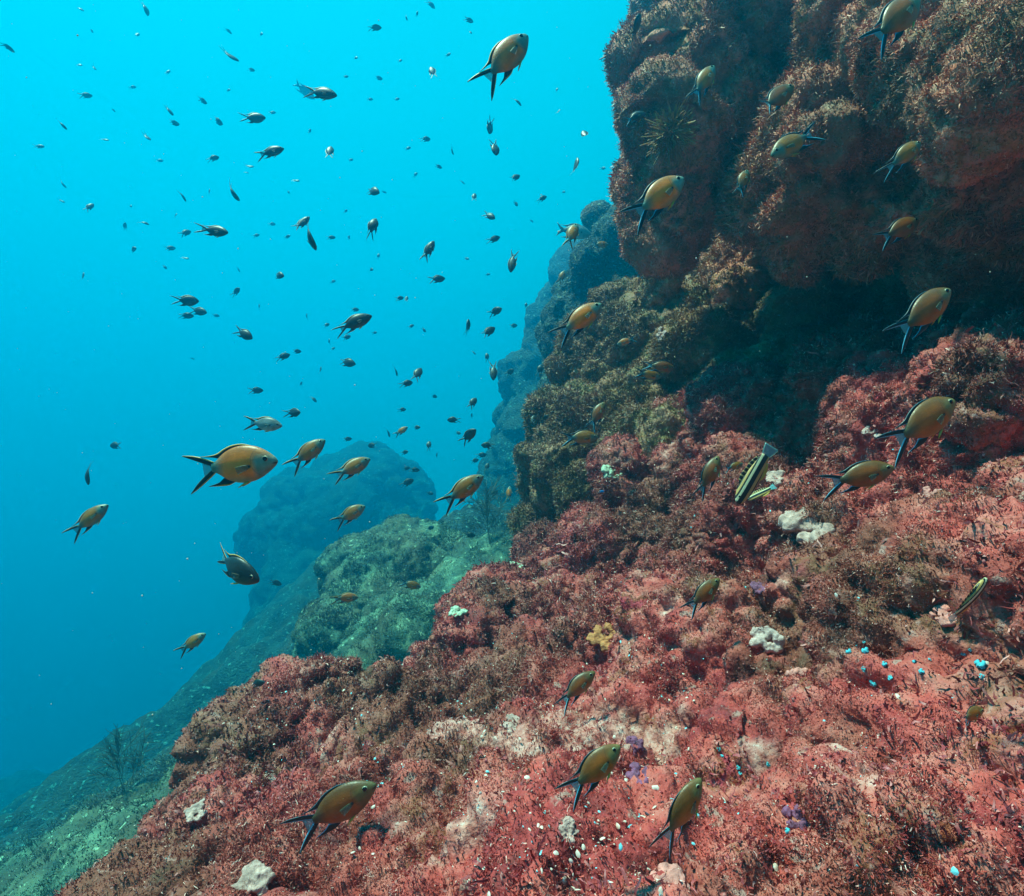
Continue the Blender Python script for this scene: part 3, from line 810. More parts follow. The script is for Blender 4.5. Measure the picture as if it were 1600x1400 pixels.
# u, v, length in photo pixels, heading, yaw (+ away from the camera), roll, fin colours, tail bend, skin, label
near_list = [
 (360, 728, 155, 7, -12, 4, 'w', 1, ORANGE, 'largest fish in the open water, orange flank and black fins, swimming right'),
 (785, 96, 124, 47, 22, 6, 'w', 1, ORANGE, 'orange fish with yellow edged fins climbing near the top centre of the open water'),
 (1024, 311, 122, 37, 24, 4, 'r', 1, ORANGE, 'bright orange fish in front of the left edge of the dark overhang'),
 (902, 502, 98, 36, 20, 0, 'r', 1, ORANGE, 'orange fish crossing the edge of the outcrop below the blue rock face'),
 (362, 886, 104, -26, -38, 14, 'w', 2, DARKF, 'dark fish diving towards the viewer with an orange pectoral base, below the largest fish'),
 (478, 710, 70, 38, 30, 0, 'w', 1, OLIVEF, 'olive fish just right of the head of the largest fish'),
 (547, 733, 66, 28, 30, 0, 'w', 0, OLIVEF, 'yellow olive fish swimming in front of the top of the dim blue mound'),
 (545, 805, 54, 30, 30, 0, 'w', 1, OLIVEF, 'green olive fish swimming in front of the middle of the dim blue mound'),
 (720, 768, 84, 36, 24, 2, 'w', 1, OLIVEF, 'olive fish with spread tail between the dim blue mound and the red outcrop'),
 (136, 814, 72, 38, 26, 0, 'w', 1, OLIVEF, 'olive fish alone in the blue water nearest the left border'),
 (410, 662, 64, -6, -8, 0, 'w', 1, SILVER, 'silvery fish right above the largest fish'),
 (551, 505, 62, 22, 30, 0, 'w', 2, DARKF, 'dark fish with a dull orange flank in the middle of the open water'),
 (298, 1006, 48, 35, 30, 0, 'w', 1, OLIVEF, 'lone green fish over the hazy sea bed at lower left'),
 (538, 934, 42, 3, 20, 0, 'w', 0, ORANGE, 'small orange fish at the left flank of the pale green mound'),
 (640, 913, 36, -14, 20, 0, 'r', 1, OLIVEF, 'small olive fish in front of the upper part of the pale green mound'),
 (893, 368, 46, 66, 42, 0, 'w', 1, OLIVEF, 'olive and yellow fish climbing beside the blue rock face, tail fins spread'),
 (1098, 130, 74, 57, 26, 0, 'r', 1, OLIVEF, 'olive fish climbing in front of the dark upper part of the overhang'),
 (1210, 157, 86, 38, 24, 0, 'r', 0, BROWNF, 'brown fish before the shaded wall, just above the teal headed olive fish'),
 (1243, 222, 94, 209, -14, 0, 'r', 1, OLIVEF, 'teal headed olive fish swimming down to the left before the wall'),
 (1160, 285, 48, 68, 30, 0, 'r', 1, OLIVEF, 'small pale fish pointing straight up in the dark recess of the wall'),
 (1412, 244, 78, 40, 26, 0, 'r', 2, OLIVEF, 'olive fish blending into the pink boulders at the right of the wall'),
 (1403, 360, 82, 27, 22, 0, 'r', 1, BROWNF, 'dim brown fish in the shadow under the pink boulders of the wall'),
 (1396, 34, 128, 44, 26, 0, 'r', 1, BROWNF, 'large brown fish at the top border of the picture in front of the wall'),
 (1439, 491, 136, 41, 26, 4, 'r', 1, BROWNF, 'brown fish in the black shade under the overhanging wall'),
 (1437, 664, 150, 36, 26, 4, 'r', 1, BROWNF, 'big brown fish with blue edged tail at the foot of the dark recess, right side'),
 (1338, 745, 118, 14, -6, 0, 'r', 1, BROWNF, 'olive brown fish swimming level above the white sponge'),
 (1108, 745, 74, 66, 26, 0, 'r', 2, BROWNF, 'brown fish pointing up beside the black and yellow striped fish'),
 (1097, 931, 78, 45, 26, 0, 'r', 1, BROWNF, 'brown fish over the middle of the red ledge, left of the grey sponge'),
 (898, 1076, 80, 40, 22, 0, 'r', 0, BROWNF, 'brown fish over the red ledge just below the orange sponge'),
 (924, 1206, 116, 43, 26, 0, 'r', 1, BROWNF, 'dark brown fish over the pale lower part of the ledge, left of the purple sponges'),
 (518, 1266, 156, 31, 8, 0, 'r', 1, BROWNF, 'largest fish over the ledge, dark olive, at the lower left'),
 (1062, 1274, 124, 61, 26, 20, 'r', 1, BROWNF, 'slim brown fish pointing up at the bottom of the ledge, right of the purple sponges'),
 (932, 650, 52, 60, 26, 0, 'r', 1, BROWNF, 'brown fish climbing in front of the middle of the outcrop'),
 (905, 684, 60, 2, 14, 0, 'r', 1, OLIVEF, 'level swimming olive fish just under the climbing fish of the outcrop'),
 (1030, 572, 50, -8, 16, 0, 'r', 2, BROWNF, 'dark fish at the top of the outcrop, upper of two swimming side by side'),
 (1012, 585, 44, -12, 20, 0, 'r', 1, OLIVEF, 'olive fish at the top of the outcrop, lower of two swimming side by side'),
 (980, 533, 32, 198, 20, 0, 'r', 1, ORANGE, 'small orange fish facing left on the upper outcrop'),
 (937, 382, 28, 0, 20, 0, 'r', 1, OLIVEF, 'tiny olive fish at the top of the blue rock face next to the overhang'),
 (1514, 1117, 56, 20, 40, 0, 'r', 0, BROWNF, 'rounded brown fish over the dark right end of the ledge'),
 (993, 43, 52, 68, 20, 62, 'w', 1, DARKF, 'dark orange nosed fish seen from above at the upper left wall edge'),
 (992, 183, 40, 20, 24, 0, 'r', 1, DARKF, 'dark fish against the left edge of the wall above the fringed anemone'),
 (877, 433, 26, 60, 30, 0, 'w', 1, OLIVEF, 'small green fish left of the blue rock face, under the olive and yellow climber'),
 (795, 772, 24, 82, 40, 0, 'w', 1, ORANGE, 'tiny bright orange fish just left of the foot of the outcrop'),
 (626, 674, 25, 32, 30, 0, 'w', 1, ORANGE, 'tiny orange fish above the right end of the dim blue mound'),
 (1146, 729, 34, 18, 20, 0, 'r', 1, OLIVEF, 'faint small olive fish left of the head of the striped fish'),
 (334, 361, 50, -6, -24, 0, 'w', 0, DARKF, 'dark fish with an orange spot in the upper left water, tail streamers spread'),
 (500, 145, 56, -9, -10, 0, 'w', 1, DARKF, 'dark blue fish with a yellow mouth near the top left of the water'),
 (421, 238, 46, 15, 10, 0, 'w', 1, DARKF, 'slate blue fish swimming right in the upper left water, below the yellow mouthed one'),
 (482, 368, 50, -62, 10, 68, 'w', 2, DARKF, 'curved dark fish seen from its back, diving in the left part of the school'),
 (471, 350, 34, 42, 30, 0, 'w', 0, DARKF, 'dark fish crossing the tail of the curved diving fish'),
 (669, 392, 38, 60, 26, 0, 'w', 1, DARKF, 'dark fish climbing in the centre of the school with long tail streamers'),
 (801, 408, 38, -100, -20, 10, 'w', 1, DARKF, 'dark fish hanging head down with its tail fins up, left of the blue rock face'),
 (771, 579, 32, -90, -34, 0, 'w', 1, DARKF, 'dark fish pointing straight down, tail fins up, above the dim far cliff'),
]
LAND = []
for (u, v, ln, ang, yaw, roll, fk, bi, skin, label) in near_list:
    o = take(NEAR[fk, bi])
    L = random.uniform(.118, .138) if ln < 140 else .145
    pose(o, u, v, ln, ang, yaw * .6, roll, L, None, 1.08 if ln == 155 else .94)
    o.material_slots[0].link = 'OBJECT'; o.material_slots[0].material = skin
    tag(o, label, 'fish', 'damselfish swimming around the reef')

# the rest of the school, small in the picture: u, v, length, heading, yaw, roll
far_list = [
 (424,5,30,-80,20,0),(509,14,52,96,10,60),(484,76,21,0,35,0),(358,87,32,-27,10,60),(133,149,16,0,40,0),(228,12,24,-78,10,70),(12,73,24,-40,10,60),(316,157,19,-30,10,50),
 (339,189,23,-27,10,40),(395,185,38,4,10,0),(264,172,20,-55,10,70),(271,192,18,-14,10,40),(229,214,18,-36,10,60),(515,238,22,80,45,0),(333,247,16,10,40,0),
 (389,260,15,-5,10,40),(462,282,14,-10,10,40),(362,300,38,-46,5,75),(61,229,14,0,20,0),(163,218,16,-6,10,60),(97,287,17,-42,10,70),(96,314,11,-25,10,50),(139,324,16,40,40,0),
 (204,321,8,-60,20,0),(285,305,21,-60,10,75),(289,364,16,20,45,0),(207,390,15,22,30,0),(265,388,15,5,30,0),(289,403,14,-12,10,50),(257,417,9,-40,20,0),(130,433,16,90,20,40),
 (400,368,10,15,30,0),(425,350,9,0,40,0),(449,370,11,25,30,0),(517,371,13,0,30,0),(434,430,23,-6,30,0),(369,456,17,52,35,0),(372,420,11,-60,10,60),(356,141,9,10,20,0),
 (214,55,9,30,40,0),(143,48,9,-45,10,40),(125,13,16,-40,10,60),(357,48,13,-45,10,60),(177,172,10,-40,10,50),(123,101,10,-10,20,30),(147,106,11,-45,10,60),(262,113,10,40,30,0),
 (207,136,9,0,40,0),(425,176,11,5,20,0),(484,205,9,70,20,40),(384,269,9,-20,10,50),(249,251,11,0,20,0),(97,195,22,-42,10,75),(407,53,9,0,40,0),(392,109,10,-10,40,0),
 (327,300,11,80,20,50),(224,347,18,-26,10,70),(195,354,13,85,10,60),(274,337,9,60,20,40),
 (673,6,15,-50,30,20),(585,43,22,0,10,55),(732,31,16,-28,10,30),(634,27,12,-60,10,70),(591,122,12,-10,40,0),(676,113,22,115,35,0),(808,157,20,-55,10,60),(765,197,28,-92,-20,45),
 (773,230,30,-78,-20,20),(665,217,14,0,40,0),(706,235,14,-70,10,70),(637,232,11,25,20,0),(914,211,18,118,45,0),(900,261,32,84,10,62),(685,260,13,-25,10,40),(649,273,10,50,20,0),
 (942,263,8,0,40,0),(722,284,11,-40,10,60),(581,298,28,-14,-25,0),(804,278,20,26,25,0),(741,308,14,85,40,0),(847,310,17,28,25,0),(806,318,11,-55,20,30),(764,337,23,-24,-25,0),
 (582,354,30,68,40,0),(771,374,21,20,25,0),(682,436,26,4,30,0),(579,421,10,0,40,0),(762,429,8,10,30,0),(729,404,9,-15,30,0),(591,400,9,70,30,0),(958,165,19,60,10,55),
 (624,466,13,10,35,0),(652,22,10,80,10,60),(700,86,9,30,30,0),(735,50,8,-60,20,30),(870,140,8,60,20,30),(872,175,10,50,10,50),(620,155,9,20,30,0),(578,155,9,-5,30,0),
 (290,470,38,-4,12,0),(309,486,32,-8,12,0),(290,493,22,-4,20,0),(337,493,11,-10,20,0),(380,521,36,-27,12,0),(442,557,20,18,35,0),(463,549,13,0,40,0),(399,610,20,-2,35,0),
 (490,623,14,-52,10,50),(458,645,26,6,42,0),(181,696,22,180,35,0),(135,740,36,-78,-10,45),(430,910,20,-18,15,0),(405,480,11,88,10,60),(479,495,11,85,10,60),(501,579,13,86,10,60),
 (510,508,10,30,40,0),(514,534,10,85,20,50),(554,484,13,6,30,0),(541,527,13,20,40,0),(541,566,32,-14,14,0),(635,468,12,80,30,0),(773,487,24,26,25,0),(732,511,26,90,10,62),
 (762,519,28,34,26,0),(802,509,13,10,30,0),(822,477,9,80,30,0),(642,510,11,30,25,0),(662,515,11,-50,20,30),(740,550,11,-55,20,60),(761,558,14,95,30,0),(796,582,16,34,30,0),
 (844,577,19,62,35,0),(619,579,18,-80,10,72),(652,585,24,60,38,0),(635,599,19,12,35,0),(678,619,10,-20,40,0),(738,630,21,56,30,0),(628,640,12,0,30,0),(709,656,21,180,15,0),
 (737,650,9,85,20,50),(650,668,14,5,30,0),(607,675,17,-76,10,70),(731,682,34,40,24,0),(715,676,11,-20,30,0),(542,686,14,5,35,0),(582,696,16,182,35,0),(670,696,14,80,40,0),
 (762,696,21,178,15,0),(632,707,13,20,30,0),(752,711,17,4,20,0),(741,720,14,15,25,0),(761,730,14,72,30,0),(682,712,11,78,10,60),(634,732,13,10,30,0),(647,734,17,-4,20,0),
 (636,754,21,26,28,0),(771,771,16,35,30,0),(671,771,13,0,25,0),(733,836,20,-6,20,0),(833,656,16,72,30,0),(851,654,16,40,30,0),(400,1068,30,10,15,0),(672,825,14,20,25,0),
 (600,300,8,-20,20,30),(540,330,8,40,20,30),(545,372,9,80,20,40),(548,250,8,20,30,0),(555,90,9,-10,30,0),(540,120,9,15,30,0),(625,95,8,25,20,0),(880,300,7,0,30,0),(830,345,8,-30,20,30),
 (300,560,9,-20,10,60),(520,440,9,20,20,0),(470,600,8,60,20,40),(585,520,9,10,20,0),(450,300,8,-30,20,30),(520,545,8,40,20,0),
]
landmarks = [((360, 728), 'the largest orange fish'), ((785, 96), 'the yellow edged orange fish'), ((1024, 311), 'the bright orange fish'), ((551, 505), 'the orange flanked dark fish'),
             ((334, 361), 'the orange spotted dark fish'), ((500, 145), 'the yellow mouthed fish'), ((482, 368), 'the curved diving fish'), ((669, 392), 'the central climbing fish'),
             ((801, 408), 'the head down fish'), ((771, 579), 'the straight diving fish'), ((720, 768), 'the spread tailed olive fish'), ((626, 674), 'the tiny orange fish'),
             ((893, 368), 'the olive yellow climber'), ((410, 662), 'the silvery fish'), ((136, 814), 'the leftmost olive fish'), ((362, 886), 'the dark orange based diver'),
             ((20, 20), 'the top left corner'), ((640, 5), 'the top border'), ((640, 880), 'the pale green mound'), ((902, 502), 'the outcrop edge fish')]

def where(u, v):
    (lu, lv), nm = min(landmarks, key=lambda k: (k[0][0] - u) ** 2 + (k[0][1] - v) ** 2)
    du, dv = u - lu, v - lv
    h_ = 'right' if du > 0 else 'left'; w_ = 'below' if dv > 0 else 'above'
    if abs(du) > 2.2 * abs(dv): rel = f'{h_} of'
    elif abs(dv) > 2.2 * abs(du): rel = w_
    else: rel = f'{w_} and {h_} of'
    return rel, nm, math.hypot(du, dv)

def heading(ang, yaw, roll, ln):
    s = ('narrow ' if roll >= 55 else 'small ' if ln >= 22 else 'tiny ') + 'dark fish'
    a = (ang + 360) % 360
    names = ['facing right', 'climbing to the right', 'pointing up', 'climbing to the left', 'facing left', 'diving to the left', 'pointing down', 'diving to the right']
    return s, names[int(((a + 22.5) % 360) // 45)]

rows = []
for (u, v, ln, ang, yaw, roll) in far_list:
    lab = None
    if ln >= 12:
        s, hd_ = heading(ang, yaw, roll, ln); rel, nm, dist_ = where(u, v)
        lab = (f'{s} {hd_}, {rel} {nm}', dist_)
    rows.append(lab)
by = {}
for k, lab in enumerate(rows):
    if lab: by.setdefault(lab[0], []).append((lab[1], k))
final = {}
for text, ks in by.items():
    ks.sort()
    if len(ks) == 1: final[ks[0][1]] = text
    else:
        words = ['nearest one', 'second nearest', 'third nearest', 'fourth nearest', 'fifth nearest', 'sixth nearest', 'seventh nearest', 'eighth nearest', 'ninth nearest', 'tenth nearest']
        for w_, (_, k) in zip(words, ks): final[k] = text + ', ' + w_
for k in final:
    if len(final[k].split()) > 16: final[k] = final[k].replace(' fish facing', ' facing').replace('small dark fish ', 'small fish ').replace('tiny dark fish ', 'tiny fish ').replace('narrow dark fish', 'narrow fish').replace('above and', 'up').replace('below and', 'down').replace(' to the ', ' ').replace('the largest orange', 'the largest').replace(' flanked dark', ' flanked')
for k, (u, v, ln, ang, yaw, roll) in enumerate(far_list):
    o = take(FAR[k % 3])
    pose(o, u, v, ln, ang + random.uniform(-3, 3), yaw * random.choice((1, 1, -1)), roll * random.choice((1, -1)), random.uniform(.105, .14), maxd=13.0, deep=1.12)
    if k in final: tag(o, final[k], 'fish', 'damselfish swimming around the reef')
    else: tag(o, 'tiny faint fish, a mere speck far off in the open water', 'fish', 'tiny far fish scattered in the open water')
    o.name = 'damselfish'

# larger pale fish dimmed by the water
for (u, v, ln, ang, yaw, d_, lab) in ((836, 515, 36, 12, 25, 7.5, 'pale round fish dimmed by the water left of the outcrop'), (893, 361, 62, -8, 10, 6.0, 'faint pale fish with a forked tail passing behind the olive and yellow climber'),
                                      (474, 140, 34, -40, 30, 9.0, 'faint fish with a broad tail just behind the yellow mouthed dark fish')):
    o = take(BREAM); pose(o, u, v, ln, ang, yaw, 0, ln * d_ / FPX / math.cos(math.radians(yaw)))
    o.material_slots[0].link = 'OBJECT'; o.material_slots[0].material = SILVER; o.material_slots[1].link = 'OBJECT'; o.material_slots[1].material = SILVER
    o.name = 'sea_bream'
    tag(o, lab, 'fish', 'faint larger fish in the background')

# striped fish resting over the ledge
def stripe_mat():
    m, nt, b = mat('striped_skin')
    tcn = nt.nodes.new('ShaderNodeTexCoord'); sep = nt.nodes.new('ShaderNodeSeparateXYZ'); nt.links.new(tcn.outputs['Object'], sep.inputs[0])
    r = nt.nodes.new('ShaderNodeValToRGB'); r.color_ramp.interpolation = 'CONSTANT'
    mr_ = nt.nodes.new('ShaderNodeMapRange'); mr_.inputs['From Min'].default_value = -.11; mr_.inputs['From Max'].default_value = .11
    nt.links.new(sep.outputs['Z'], mr_.inputs['Value']); nt.links.new(mr_.outputs[0], r.inputs['Fac'])
    e = r.color_ramp.elements; e[0].position, e[0].color = 0, (.52, .42, .20, 1); e[1].position, e[1].color = .88, (.05, .04, .02, 1)
    for p, c in ((.12, (.012, .011, .010)), (.20, (.60, .36, .12)), (.36, (.006, .006, .008)), (.60, (.78, .66, .40)), (.72, (.012, .011, .010)), (.79, (.66, .36, .11))):
        x = e.new(p); x.color = (*c, 1)
    nt.links.new(r.outputs[0], b.inputs['Base Color']); b.inputs['Roughness'].default_value = .4
    return m
STRIPE = stripe_mat()
CHECK = plain('barred_fin', (.05, .04, .02), .5)
m_, nt_, b_ = mat('barred_dorsal')
tcn = nt_.nodes.new('ShaderNodeTexCoord'); wv = nt_.nodes.new('ShaderNodeTexWave'); wv.bands_direction = 'X'; wv.inputs['Scale'].default_value = 4.5
nt_.links.new(tcn.outputs['Object'], wv.inputs['Vector'])
rr = nt_.nodes.new('ShaderNodeValToRGB'); rr.color_ramp.interpolation = 'CONSTANT'; rr.color_ramp.elements[0].color = (.012, .01, .008, 1); rr.color_ramp.elements[1].position = .80; rr.color_ramp.elements[1].color = (.58, .38, .14, 1)
nt_.links.new(wv.outputs['Color'], rr.inputs['Fac']); nt_.links.new(rr.outputs[0], b_.inputs['Base Color'])
BARRED = m_
SX = [-.34, -.25, -.12, .02, .18, .30, .40, .46, .49, .50]
ST = [.050, .060, .075, .088, .094, .088, .070, .048, .026, .004]
SB = [-.046, -.055, -.072, -.086, -.092, -.086, -.068, -.050, -.032, -.014]
SW = [.012, .022, .036, .048, .056, .056, .048, .036, .022, .005]
def striped(bend):
    V, Q, Tr = body_geo(30, 18, 1.0, SX, ST, SB, SW)
    b = new_mesh('striped_fish', bend_pts(V, bend), [Q, Tr], [STRIPE], True)
    put('dorsal_fin', [lens_geo([(.24, .095), (.15, .135), (0, .130), (-.15, .115), (-.27, .085)], [(.24, .085), (.15, .086), (0, .080), (-.15, .066), (-.27, .056)], .006, 16)], [BARRED], [0], bend, b)
    put('anal_fin', [lens_geo([(.06, -.09), (-.05, -.115), (-.16, -.105), (-.25, -.075)], [(.06, -.08), (-.05, -.072), (-.16, -.058), (-.25, -.05)], .005, 12)], [PELV], [0], bend, b)
    put('tail_fin', [lens_geo([(-.33, .048), (-.42, .075), (-.50, .09)], [(-.33, -.045), (-.42, -.075), (-.50, -.09)], .005, 8)], [WEB], [0], bend, b)
    for s in (-1, 1): eye_obj(s, b, (.405, .040, .028), .016)
    return b
SP = striped(.12)
for (u, v, ln, ang, yaw, roll, lab) in ((1178, 742, 104, 240, -8, 0, 'large black and yellow striped fish head down over the ledge, left of the white sponge'), (1189, 771, 50, 205, -10, 40, 'small striped fish lying under the larger striped fish'),
                                        (1516, 938, 90, 53, 10, 30, 'dark striped fish slanting over the shaded right end of the ledge')):
    o = take(SP); pose(o, u, v, ln, ang, yaw, roll, .15, None, 1.3); tag(o, lab, 'fish', 'striped fish over the ledge')
o = take(FAR[1]); pose(o, 939, 768, 11, 0, 10, 0, .03); o.name = 'damselfish'
BLUEF = plain('bright_blue_skin', (.01, .22, .62), .4)
o.material_slots[0].link = 'OBJECT'; o.material_slots[0].material = BLUEF
tag(o, 'tiny vivid blue fish over the reddish foot of the outcrop', 'fish', 'damselfish swimming around the reef')

# ------------------------------------------------------------------ things growing on the rocks
def lump_geo(rad, seed, nb, flat=.7, spread=.7, holes=0, size=.5):
    r = np.random.default_rng(seed); n = 46
    ax = np.linspace(-1.6, 1.6, n); G = np.meshgrid(ax, ax, ax, indexing='ij')
    f = None
    for k in range(nb):
        a = r.uniform(0, 6.28); q = spread * math.sqrt(r.random()); c = (q * math.cos(a), q * math.sin(a), r.uniform(-.2, .35) * flat); R = size * r.uniform(.55, 1.2)
        g = np.sqrt((G[0] - c[0]) ** 2 + (G[1] - c[1]) ** 2 + (G[2] - c[2]) ** 2) - R
        f = g if f is None else smin(f, g, .16)
    for k in range(holes):
        a = r.uniform(0, 6.28); q = .75 * math.sqrt(r.random()); c = (q * math.cos(a), q * math.sin(a), .62)
        g = np.sqrt((G[0] - c[0]) ** 2 + (G[1] - c[1]) ** 2 + .3 * (G[2] - c[2]) ** 2) - r.uniform(.08, .15)
        f = -smin(-f, g, .05)
    V, Q = surface_nets(f, (-1.6,) * 3, ax[1] - ax[0])
    V = smooth(V, Q, 1); V[:, 2] *= flat
    N = normals(V, Q); V = V + N * (.20 * fbm(V * 3.2, 4, seed) + .10 * (.5 - worley(V * 3.6, seed) ** 2))[:, None]
    return V * rad, Q

def stand(o, loc, nrm, sink=0.0, spin=None):
    z = Vector(nrm).normalized()
    R = z.to_track_quat('Z', 'Y').to_matrix().to_4x4() @ Matrix.Rotation(random.uniform(0, 6.28) if spin is None else spin, 4, 'Z')
    o.matrix_world = Matrix.Translation(Vector(loc) + z * sink) @ R

WHITE = plain('white_sponge', (.56, .31, .27), .8, var=.45, scale=70)
GREYP = plain('grey_pink_sponge', (.60, .36, .33), .75, var=.3, scale=60)
ORSP = plain('orange_sponge', (.55, .18, .06), .8, var=.4, scale=80)
PURP = plain('purple_sponge', (.22, .060, .13), .8, var=.5, scale=80)
PINKB = plain('pink_sponge', (.66, .22, .19), .75, var=.4, scale=80)
CYANB = plain('cyan_polyp', (.10, .62, .80), .35, var=.35, scale=150)
GREENL = plain('pale_green_shell', (.46, .50, .36), .6, var=.4, scale=80)
growths = [
 ('sponge', 1268, 828, 44, WHITE, 5, 9, .75, 7, 'white lumpy sponge with dark pores on the right of the red ledge'),
 ('sponge', 1198, 998, 24, GREYP, 6, 6, .8, 3, 'greyish pink upright sponge in the middle of the right ledge'),
 ('sponge', 942, 995, 24, ORSP, 7, 5, .5, 0, 'orange sponge crust on the centre of the red ledge'),
 ('sponge', 1250, 1055, 17, PINKB, 8, 3, .5, 0, 'round pale pink sponge below the greyish pink sponge'),
 ('sponge', 1480, 963, 24, PINKB, 9, 5, .5, 0, 'bright salmon pink sponge near the dark striped fish at right'),
 ('sponge', 992, 1166, 15, PURP, 10, 5, .7, 0, 'purple sponge knob, upper one right of the dark brown fish'),
 ('sponge', 997, 1208, 20, PURP, 11, 7, .7, 0, 'purple sponge cluster, lower one right of the dark brown fish'),
 ('sponge', 1248, 1288, 26, PURP, 12, 7, .6, 0, 'violet sponge patch near the bottom right of the ledge'),
 ('sponge', 1192, 914, 18, PURP, 13, 5, .5, 0, 'magenta sponge patch under the white lumpy sponge'),
 ('sponge', 1212, 748, 17, WHITE, 14, 5, .6, 2, 'small white sponge behind the large striped fish'),
 ('sponge', 957, 739, 16, GREENL, 15, 4, .8, 0, 'pale green dome on the outcrop above the tiny blue fish'),
 ('sponge', 1034, 524, 13, WHITE, 16, 4, .9, 1, 'white knob at the top of the outcrop, under the overhang'),
 ('sponge', 713, 957, 15, GREENL, 17, 4, .7, 2, 'pale spotted shell lump at the left edge of the ledge above the twin boulders'),
 ('sponge', 812, 886, 18, GREENL, 18, 5, .6, 0, 'pale crusty lump where the ledge meets the foot of the outcrop'),
 ('sponge', 1365, 676, 16, GREYP, 19, 4, .5, 0, 'pale pink lump above the level swimming brown fish'),
 ('sponge', 1450, 775, 17, PINKB, 20, 4, .6, 0, 'pink and white lump right of the level swimming brown fish'),
 ('sponge', 395, 1378, 30, WHITE, 21, 6, .5, 1, 'white crust at the very bottom left of the ledge'),
 ('sponge', 306, 1270, 17, WHITE, 22, 5, .5, 0, 'white crust on the left slope of the ledge'),
 ('sponge', 426, 1220, 18, WHITE, 23, 5, .4, 0, 'thin white crust above the largest ledge fish'),
 ('sponge', 888, 1300, 18, WHITE, 24, 5, .5, 0, 'white crust on the pale bottom centre of the ledge'),
 ('sponge', 1045, 1375, 30, PINKB, 25, 6, .5, 0, 'pale pink crust at the bottom border of the ledge'),
 ('sponge', 800, 1135, 20, WHITE, 26, 6, .5, 0, 'white crust left of the brown fish under the orange sponge'),
]
for (nm, u, v, px, mt, sd_, nb, fl, holes, lab) in growths:
    h_ = cast(u, v)
    if not h_: print('MISS', lab); continue
    loc, nrm = h_; rad = px * loc.y / FPX / 1.0
    V, Q = lump_geo(rad, sd_, nb * 3 + 3, fl, .85, holes, .30)
    o = new_mesh(nm, V, Q, [mt]); stand(o, loc, (nrm * .6 + Vector((0, -.3, .4))).normalized(), (-.12 if mt is PURP else .04) * rad)
    tag(o, lab, 'sponge')

# cyan polyps
proto = None
for k, (u, v, px, w_) in enumerate(((1326,1019,6,'left'),(1340,1010,4,'left'),(1352,1019,9,'left'),(1349,1003,4,'left'),(1383,1037,7,'left'),(1352,1045,6,'left'),(1365,1067,8,'left'),(1393,1060,6,'left'),
                                   (1430,1034,5,'middle'),(1440,1049,6,'middle'),(1452,1031,4,'middle'),(1505,1022,6,'right'),(1531,1038,10,'right'),(1534,1058,6,'right'),(1515,1015,4,'right'),
                                   (1122,1172,5,'low'),(1127,1182,5,'low'),(1154,1200,5,'low'),(1157,1208,5,'low'),(1200,1193,5,'low'),(1230,1300,7,'low'))):
    h_ = cast(u, v)
    if not h_: continue
    loc, nrm = h_; rad = px * loc.y / FPX
    if proto is None:
        V, Q = lump_geo(1.0, 77, 9, .8, .7, 3, .38); proto = new_mesh('polyp', V, Q, [CYANB]); o = proto
    else:
        o = proto.copy(); COL.objects.link(o)
    stand(o, loc, nrm, .25 * rad); o.scale = (rad * random.uniform(.7, 1.0), rad * random.uniform(.7, 1.0), rad * random.uniform(.7, 1.1))
    lab = {'left': 'bright cyan polyp in the left cluster on the dark right ledge', 'middle': 'cyan polyp in the loose middle cluster on the dark right ledge', 'right': 'cyan polyp in the small cluster near the right border',
           'low': 'cyan polyp in the sparse row below the grey pink sponge'}[w_]
    tag(o, lab, 'polyp', f'cyan polyps, {w_} cluster')

# fringed anemone on the wall, branching soft corals
def tube_geo(paths, r0, r1, ns=5):
    V, F = [], []
    for p in paths:
        p = np.array(p, float); n = len(p); off = len(V)
        tg = np.gradient(p, axis=0); tg /= np.maximum(np.linalg.norm(tg, axis=1), 1e-9)[:, None]
        ref = np.array([.31, .77, .55]); a = np.cross(tg, ref); a /= np.maximum(np.linalg.norm(a, axis=1), 1e-9)[:, None]; b = np.cross(tg, a)
        for k in range(n):
            rr_ = r0 + (r1 - r0) * k / (n - 1)
            for j in range(ns):
                t = 2 * math.pi * j / ns; V.append(p[k] + rr_ * (math.cos(t) * a[k] + math.sin(t) * b[k]))
        for k in range(n - 1):
            for j in range(ns): F.append((off + k * ns + j, off + k * ns + (j + 1) % ns, off + (k + 1) * ns + (j + 1) % ns, off + (k + 1) * ns + j))
    return np.array(V), np.array(F)

TENT = turf_mat('anemone_tentacle', [(.35, (.85, .30, .14)), (.50, (.75, .40, .14)), (.62, (.55, .46, .16))], (.7, .6, .35), scale=14)
h_ = cast(1045, 207)
if h_:
    loc, nrm = h_; R = 30 * loc.y / FPX; r = np.random.default_rng(5)
    V, Q = lump_geo(R * .62, 31, 5, .9, .4, 0); an = new_mesh('anemone', V, Q, [ORSP]); stand(an, loc, (nrm + Vector((0, -.8, 0))).normalized(), .55 * R)
    tag(an, 'round fringed orange and olive anemone on the left edge of the wall', 'anemone')
    paths = []
    for k in range(420):
        d = r.normal(size=3); d[2] = abs(d[2]) * .8 - .15; d /= np.linalg.norm(d)
        c = r.normal(size=3) * .25
        paths.append([d * R * .5, (d + c * .3) * R * .75, (d + c) * R * (.95 + .2 * r.random())])
    V, F = tube_geo(paths, R * .045, R * .022, 4)
    tt = new_mesh('tentacles', V, F, [TENT], True, None, an); tt['kind'] = 'stuff'

